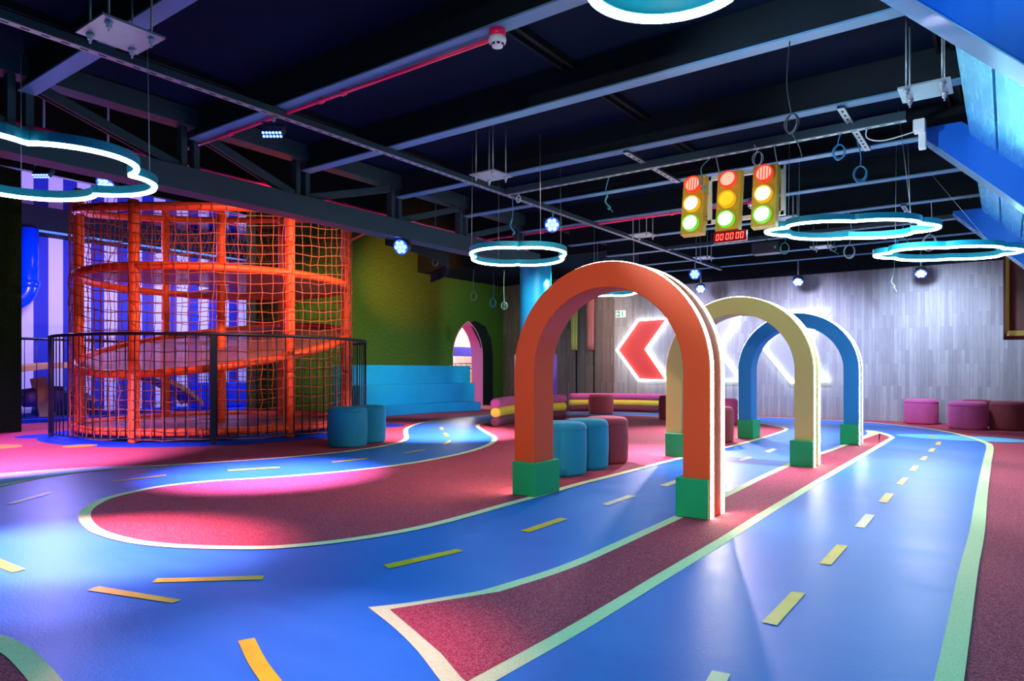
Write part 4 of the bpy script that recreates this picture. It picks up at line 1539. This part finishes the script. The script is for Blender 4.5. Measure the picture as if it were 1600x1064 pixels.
conduit((-5.9, 3.155, 2.83), (-2.42, 3.155, 2.83), 'red conduit running along a ceiling beam to the white detector', 0.014, (0.22, 0.55, 0.62))
conduit((-6.5, 1.6, 2.9), (-6.5, 9.4, 2.9), 'red conduit running behind the dark roof truss', 0.016, (0.2, 0.5))
conduit((-6.5, 7.98, 2.83), (-2.42, 7.98, 2.83), 'red conduit on the beam behind the traffic lights', 0.014, (0.3, 0.77))


def detector(x, y, z, label):
    t = thing('smoke_detector', label, 'detector', (x, y, z), 'smoke detectors')
    MB().lathe([(0, z), (0.048, z), (0.048, z - 0.045), (0, z - 0.045)], x, y, 24).build('base', M['redpipe'], t)
    MB().lathe([(0, z - 0.045), (0.05, z - 0.045), (0.052, z - 0.062), (0.047, z - 0.078), (0.034, z - 0.085), (0.030, z - 0.098), (0.012, z - 0.104), (0, z - 0.104)], x, y, 28).build('dome', M['white'], t)
    vv = MB()
    for k in range(8):
        a = 2 * pi * k / 8
        vv.bar((x + 0.038 * cos(a - .2), y + 0.038 * sin(a - .2), z - 0.087), (x + 0.038 * cos(a + .2), y + 0.038 * sin(a + .2), z - 0.087), 0.004, 0.012)
    vv.build('vents', M['black'], t)


detector(-2.37, 3.12, 2.85, 'white smoke detector on a red base under the beam, at the red conduit end')
detector(-2.37, 7.95, 2.85, 'small white detector half behind the highest traffic light')


# hanging plates with four bolts
def plate(x, y, label, z=2.65, s=0.155):
    t = thing('hanging_plate', label, 'plate', (x, y, z), 'bolted steel plates hanging from rods')
    MB().box((x - s, y - s, z), (x + s, y + s, z + 0.012)).build('plate', M['galv'], t)
    for dx in (-1, 1):
        for dy in (-1, 1):
            px_, py_ = x + dx * s * 0.68, y + dy * s * 0.68
            r_ = MB().tube([(px_, py_, z - 0.05), (px_, py_, TH)], 0.006, 6).build('rod', M['galv'], t)
            MB().lathe([(0, z - 0.03), (0.014, z - 0.03), (0.014, z - 0.012), (0.02, z - 0.012), (0.02, z), (0, z)], px_, py_, 6).build('nut', M['galv'], r_)


plate(-3.76, 1.69, 'large bolted steel plate hanging over the big neon cloud ring')
plate(-3.78, 4.88, 'bolted steel plate beside the lighting track, before the traffic lights', s=0.14)
plate(-3.85, 8.2, 'bolted steel plate hanging above the orange arch', s=0.14)
plate(-2.08, 8.28, 'bolted steel plate beside the highest traffic light', s=0.14)
plate(-2.15, 10.5, 'bolted steel plate low over the far cross channel by the neon ring', s=0.14)
plate(-0.42, 5.0, 'bolted steel plate against the top of the cyan canopy', s=0.14)
plate(-3.85, 10.4, 'bolted steel plate beside the track end above the blue spotlights', s=0.13)


# blue LED stage lamps
def par(x, y, z, ztop, label, target, bar=False, r=0.095):
    t = thing('stage_lamp', label, 'lamp', (x, y, z), 'blue stage lamps')
    c = Vector((x, y, z))
    d = (Vector(target) - c).normalized()
    s = d.cross(Vector((0, 0, 1)))
    s = s.normalized() if s.length > 0.05 else Vector((1, 0, 0))
    up = s.cross(d).normalized()
    if bar:
        s = Vector((CY, SY, 0))
        up = d.cross(s).normalized()
        w, h, L = 0.15, 0.055, 0.09
        MB().prism([(-w / 2, -h / 2), (w / 2, -h / 2), (w / 2, h / 2), (-w / 2, h / 2)], lambda a, b: c + s * a + up * b - d * L, lambda a, b: c + s * a + up * b).build('housing', M['parbody'], t, bevel=0.006)
        g = MB()
        for i in range(6):
            for j in range(2):
                a, b = -w / 2 + (i + .5) * w / 6, -h / 2 + (j + .5) * h / 2
                g.prism([(a + 0.010 * cos(q * pi / 4), b + 0.010 * sin(q * pi / 4)) for q in range(8)], lambda aa_, bb_: c + s * aa_ + up * bb_, lambda aa_, bb_: c + s * aa_ + up * bb_ + d * 0.004)
        g.build('lens', M['parlens'], t)
    else:
        MB().tube([c - d * 0.10, c - d * 0.08, c - d * 0.02, c], [r * 0.6, r * 0.95, r, r], 20).build('housing', M['parbody'], t)
        MB().tube([c, c + d * 0.002], r * 0.93, 24).build('halo_disc', M['parhalo'], t)  # glowing disc added behind the lenses as their blue halo
        g = MB()
        for (a, b) in [(0, 0)] + [(0.56 * r * cos(q * pi / 3), 0.56 * r * sin(q * pi / 3)) for q in range(6)]:
            rr = r * 0.27
            g.prism([(a + rr * cos(q * pi / 5), b + rr * sin(q * pi / 5)) for q in range(10)], lambda aa_, bb_: c + s * aa_ + up * bb_, lambda aa_, bb_: c + s * aa_ + up * bb_ + d * 0.006)
        g.build('lens', M['parlens'], t)
    w = r + 0.012 if not bar else 0.085
    y0 = c - d * 0.05
    top = Vector((x, y, ztop))
    yk = [y0 + s * w, y0 + s * w + Vector((0, 0, 0.07)), y0 - s * w + Vector((0, 0, 0.07)), y0 - s * w]
    MB().tube(yk, 0.006, 6).build('yoke', M['parbody'], t)
    MB().tube([y0 + Vector((0, 0, 0.07)), Vector((y0.x, y0.y, max(ztop, y0.z + 0.08)))], 0.012, 8).build('clamp', M['galv'], t)
    return t


par(-4.4, 3.04, 2.64, 2.787, 'rectangular blue stage lamp on the track beside the red conduit', (-3.0, 1.2, 0.6), True)
par(-4.4, 6.87, 2.63, 2.787, 'tilted blue stage lamp on the track above the neon ring near the column', (-2.2, 2.0, 1.0))
par(-4.4, 11.45, 2.56, 2.8, 'glaring blue stage lamp just over the top of the orange arch', (-2.2, 3.0, 1.2))
par(-4.80, 12.80, 2.46, 2.85, 'blue stage lamp below the glaring one, against the plank wall', (-3.5, 9.0, 0.2))
par(-3.02, 12.80, 2.46, 2.85, 'blue stage lamp washing the plank wall above the blue arch', (-2.7, 11.0, 0.4))
par(-1.14, 12.80, 2.45, 2.85, 'blue stage lamp washing the plank wall above the lone pink pouf', (-1.0, 11.0, 0.2))
par(-5.6, 5.55, 2.30, 2.39, 'blue stage lamp under the dark truss against the turf wall', (-5.0, 3.2, 1.2))
par(-7.1, 3.05, 2.70, RH, 'blue stage lamp seen through the big neon ring before the net tower', (-6.4, 1.8, 1.0))
par(-7.1, 2.50, 2.66, RH, 'smaller-looking blue stage lamp within the big neon ring, before the striped wall', (-6.6, 1.2, 0.6), True)


# loose cables
def coil(u, v, r, X, Y, ztop, m, label, tail=0.0, kind='coil', n=3, ytop=None):
    """a cable hanging from ztop that ends in a few loops centred near pixel (u, v) on the plane y = Y"""
    c = on_y(u, v, Y)
    t = MB()
    R0 = random.Random(int(u * 7 + v))
    t.tube(spline([Vector((c.x + R0.uniform(-.03, .03), Y if ytop is None else ytop, ztop)), Vector((c.x + R0.uniform(-.03, .03), Y, (ztop + c.z) / 2)), Vector((c.x, Y, c.z + r))], 6), 0.0045, 5)
    if kind == 'coil':
        for k in range(n):
            tilt = R0.uniform(-0.6, 0.6)
            rr = r * R0.uniform(0.85, 1.05)
            pts = []
            for i in range(24):
                a = 2 * pi * i / 24
                pts.append(c + Vector((rr * sin(a) * cos(tilt) * 0.8, rr * sin(a) * sin(tilt), rr * cos(a) - (rr - r))))
            t.tube(pts, 0.0042, 5, True)
    else:
        t.tube(spline([Vector((c.x, Y, c.z + r)), Vector((c.x - 0.02, Y, c.z)), Vector((c.x + 0.03, Y, c.z - r)), Vector((c.x + 0.01, Y, c.z - r * 1.3))], 6), 0.009, 6)
    if tail:
        t.tube(spline([c + Vector((0, 0, -r)), c + Vector((0.04, 0, -r - tail * 0.5)), c + Vector((0.06, 0, -r - tail))], 5), 0.004, 5)
    o = t.build('hanging_cable', m, loc=(c.x, Y, c.z))
    return tag(o, label, 'cable', 'loose ceiling cables')


coil(1237, 193, 0.055, 0, 4.25, 2.86, M['blackcable'], 'long black cable with a pale loop hanging from the beam ahead of the canopy', 0.16)
coil(1311, 238, 0.06, 0, 5.9, 2.78, M['bluecable'], 'blue cable loop hanging from the slotted cross channel')
coil(1344, 272, 0.065, 0, 6.3, 2.83, M['bluecable'], 'tangled pale blue cable bundle below the short slotted channel', 0, 'coil', 5)
coil(1184, 249, 0.062, 0, 5.80, 2.78, M['greycable'], 'pale cable loop resting on top of the highest traffic light', 0, 'coil', 2)
coil(949, 315, 0.06, 0, 5.9, 2.78, M['tealcable'], 'teal cable with a bent end hanging above the orange arch', 0.05, 'bent')
coil(1097, 285, 0.05, 0, 5.72, 2.78, M['tealcable'], 'teal cable draped over the lowest traffic light', 0.06, 'bent', ytop=5.9)
coil(810, 311, 0.035, 0, 5.9, 2.78, M['greycable'], 'small pale cable loop tied to the lighting track')
coil(800, 353, 0.07, 0, 5.9, 2.78, M['bluecable'], 'thin blue hooked cable hanging beside the tilted stage lamp', 0, 'bent')
coil(1327, 394, 0.085, 0, 9.25, 2.86, M['greycable'], 'pale round cable loop just below the wide neon ring')
coil(1410, 382, 0.075, 0, 9.28, 2.86, M['bluecable'], 'blue cable loop between the wide neon ring and the plank wall top')
coil(1452, 379, 0.09, 0, 9.22, 2.86, M['greycable'], 'larger double cable loop under the lowest blue rib')
coil(1226, 388, 0.075, 0, 10.0, 2.78, M['tealcable'], 'teal cable bundle hanging at the end of the far cross channel', 0, 'coil', 4)
coil(1303, 388, 0.05, 0, 10.70, 2.86, M['tealcable'], 'short teal cable on the bolted plate near the wide neon ring', 0.04, 'coil', 2)
coil(1395, 440, 0.08, 0, 12.8, 2.86, M['greycable'], 'thin pale cable dangling over the plank wall beside a stage lamp', 0.1, 'bent')
coil(740, 464, 0.10, 0, 11.8, 3.12, M['greycable'], 'pale cable loops hanging before the dark turf wall above the doorway', 0, 'coil', 3)
coil(770, 473, 0.10, 0, 12.0, 3.12, M['bluecable'], 'thin blue cable loop by the brown wall corner')
coil(788, 478, 0.09, 0, 12.2, 3.12, M['greycable'], 'pale cable loop on the brown wall beside the cyan column')
coil(680, 410, 0.06, 0, 6.9, RH, M['bluecable'], 'blue cable loop hanging inside the curved dark fascia', 0.0)

# white camera box on the second rib
wb = on_y(1440, 208, 5.98)
cbx = thing('junction_box', 'white boxy device on the end of the blue rib with a thin white cable', 'device', (wb.x, wb.y, wb.z))
MB().box((wb.x - 0.05, 5.90, wb.z + 0.0), (wb.x + 0.03, 6.0, wb.z + 0.09)).build('head', M['white'], cbx, bevel=0.008)
MB().box((wb.x - 0.02, 5.96, wb.z - 0.12), (wb.x + 0.03, 6.02, wb.z + 0.02)).build('mount', M['white'], cbx, bevel=0.008)
MB().tube(spline([Vector((wb.x - 0.05, 5.95, wb.z + 0.01)), Vector((wb.x - 0.25, 5.93, wb.z - 0.02)), Vector((wb.x - 0.36, 5.92, wb.z + 0.02)), Vector((wb.x - 0.36, 5.92, wb.z + 0.1))], 6), 0.005, 5).build('cable', M['white'], cbx)

# ================================================================== WALL SIGNS
def wallp(u, v, off):
    return on_wall(u, v, off)


wn = Vector((WS, -1, 0)).normalized()


def chevron(du, m, label):
    px_ = [(966, 547), (999, 500), (1045, 498), (1011.5, 546), (1044, 594), (1000, 594)]
    if du == 0:
        base = [wallp(u, v, 0.0) for u, v in px_]
        chevron.base = base
        chevron.step = wallp(1070, 547, 0) - wallp(966, 547, 0)
        k = Vector((0, 0, 0))
    else:
        k = Vector((1, WS, 0)) * chevron.step.x * du
    pts = [p + k for p in chevron.base]
    c = sum(pts, Vector()) / 6
    t = thing('neon_chevron', label, 'sign', c, 'neon chevrons on the plank wall')
    n = len(pts)
    b = MB()
    vs = [p + wn * 0.02 for p in pts] + [p + wn * 0.05 for p in pts]
    # two quads per face keep the concave outline clean
    b.add(vs, [(0, 3, 2, 1), (0, 5, 4, 3), (6, 7, 8, 9), (6, 9, 10, 11)] + [(i, (i + 1) % n, n + (i + 1) % n, n + i) for i in range(n)])
    b.build('panel', m, t)
    MB().tube([p + wn * 0.06 for p in pts], 0.034, 8, True, smooth=False).build('neon_tube', M['chevled'], t)
    return t


chevron(0, M['chevred'], 'red neon-edged chevron on the plank wall seen through the orange arch')
chevron(1, M['chevpale'], 'pale lilac neon-edged chevron partly hidden by the edge of the orange arch')
chevron(2.04, M['chevpale'], 'pale lilac neon-edged chevron seen through the yellow and blue arches')

# exit sign
def brown_y(x):
    return wall_y(XB) + (XB - x) * (14.62 - wall_y(XB)) / (XB + 10.98) * 1.0 if x < XB else wall_y(x)


ec = on_wall(970.5, 490.5, 0.0)
es_ = thing('exit_sign', 'small green and white emergency exit sign with arrow above the red chevron', 'sign', ec)


def exb(x0, z0, x1, z1, d0, d1, nm, m, par_):
    a, b_ = ec.x + x0, ec.x + x1
    mbx = MB()
    vs = []
    for (x, z, d) in ((a, z0, d0), (b_, z0, d0), (b_, z1, d0), (a, z1, d0), (a, z0, d1), (b_, z0, d1), (b_, z1, d1), (a, z1, d1)):
        vs.append(Vector((x, wall_y(x), ec.z + z)) + wn * d)
    mbx.add(vs, [(0, 1, 2, 3), (7, 6, 5, 4), (0, 4, 5, 1), (1, 5, 6, 2), (2, 6, 7, 3), (3, 7, 4, 0)])
    return mbx.build(nm, m, par_)


bd = exb(-0.115, -0.075, 0.115, 0.075, 0.0, 0.03, 'board', M['signwhite'], es_)
exb(-0.10, -0.06, -0.015, 0.06, 0.03, 0.034, 'arrow_field', M['signgreen'], bd)
ar = MB()
for x0, z0, x1, z1 in ((-0.085, 0.0, -0.055, 0.035), (-0.085, 0.0, -0.055, -0.035), (-0.085, 0.0, -0.028, 0.0)):
    ar.bar(Vector((ec.x + x0, wall_y(ec.x + x0), ec.z + z0)) + wn * 0.036, Vector((ec.x + x1, wall_y(ec.x + x1), ec.z + z1)) + wn * 0.036, 0.004, 0.016, up=(0, 0, 1) if z1 == 0 else (0, 0, 1))
ar.build('arrow', M['signwhite'], bd)
exb(0.035, -0.055, 0.062, 0.055, 0.03, 0.034, 'doorway_mark', M['signgreen'], bd)

# cloth strips on the plank wall
def cloth_strip(u0, u1, v0, v1, m, label):
    a, b_ = on_wall(u0, v1, 0.05), on_wall(u1, v1, 0.05)
    zt = on_wall(u0, v0, 0.05).z
    zb2 = a.z
    mbx = MB()
    vs, fs = [], []
    N, K = 12, 10
    for k in range(K + 1):
        f = k / K
        for i in range(N + 1):
            g = i / N
            shrink = 1 - 0.25 * f if u1 - u0 < 12 else 1 - 0.2 * f
            x = a.x + (b_.x - a.x) * (0.5 + (g - 0.5) * shrink)
            y = brown_y(x) - 0.05 + 0.015 * sin(g * 15)
            vs.append(Vector((x, y, zt + (zb2 - zt) * f)))
    w1 = N + 1
    n0 = len(vs)
    vs += [p + Vector((0, 0.01, 0)) for p in vs]
    for k in range(K):
        for i in range(N):
            q = (k * w1 + i, k * w1 + i + 1, (k + 1) * w1 + i + 1, (k + 1) * w1 + i)
            fs.append(q)
            fs.append(tuple(n0 + j for j in reversed(q)))
    for k in range(K):
        fs.append((k * w1, (k + 1) * w1, n0 + (k + 1) * w1, n0 + k * w1))
        fs.append((k * w1 + N, n0 + k * w1 + N, n0 + (k + 1) * w1 + N, (k + 1) * w1 + N))
    for i in range(N):
        fs.append((K * w1 + i, K * w1 + i + 1, n0 + K * w1 + i + 1, n0 + K * w1 + i))
    o = mbx.add(vs, fs, True).build('cloth_streamer', m, loc=((a.x + b_.x) / 2, a.y, zb2))
    return tag(o, label, 'streamer', 'narrow cloth streamers on the brown wall')


cloth_strip(880, 893.5, 420, 546.5, M['yelcloth'], 'yellow cloth streamer hanging on the brown boards behind the orange arch')
cloth_strip(909.5, 924, 420, 547, M['pinkcloth'], 'pink cloth streamer hanging on the brown boards behind the orange arch')

# banner by the edge of the photograph
bx0, by = -0.06, 12.6
ban = thing('satin_banner', 'dark maroon satin banner with gold trim above the dark magenta poufs', 'banner', (0.5, by, 1.33))


def wave(x):
    return 0.035 * sin(x * 9) + 0.015 * sin(x * 23)


def sheet(x0, x1, z0, z1, dy, nm, m, par_, th=0.012):
    N, K = 40, 8
    vs, fs = [], []
    for k in range(K + 1):
        for i in range(N + 1):
            x = x0 + (x1 - x0) * i / N
            vs.append(Vector((x, by + dy + wave(x) * (0.4 + 0.6 * k / K), z1 + (z0 - z1) * k / K)))
    n0 = len(vs)
    vs += [p + Vector((0, th, 0)) for p in vs]
    w1 = N + 1
    for k in range(K):
        for i in range(N):
            q = (k * w1 + i, k * w1 + i + 1, (k + 1) * w1 + i + 1, (k + 1) * w1 + i)
            fs += [q, tuple(n0 + j for j in reversed(q))]
    for k in range(K):
        fs.append((k * w1, (k + 1) * w1, n0 + (k + 1) * w1, n0 + k * w1))
        fs.append((k * w1 + N, n0 + k * w1 + N, n0 + (k + 1) * w1 + N, (k + 1) * w1 + N))
    for i in range(N):
        fs.append((K * w1 + i, K * w1 + i + 1, n0 + K * w1 + i + 1, n0 + K * w1 + i))
    return MB().add(vs, fs, True).build(nm, m, par_)


zb3 = on_y(1572, 531, by).z
cl = sheet(bx0, 1.5, zb3, 2.62, 0, 'cloth', M['satin'], ban)
sheet(bx0 + 0.03, bx0 + 0.075, zb3 + 0.1, 2.62, -0.008, 'trim_strip', M['gold'], cl, 0.006)
sheet(bx0 + 0.045, 1.5, zb3 + 0.055, zb3 + 0.135, -0.009, 'trim_strip', M['gold'], cl, 0.006)
MB().tube([(bx0 - 0.03, by, 2.63), (1.55, by, 2.63)], 0.012, 8).build('rod', M['parbody'], ban)
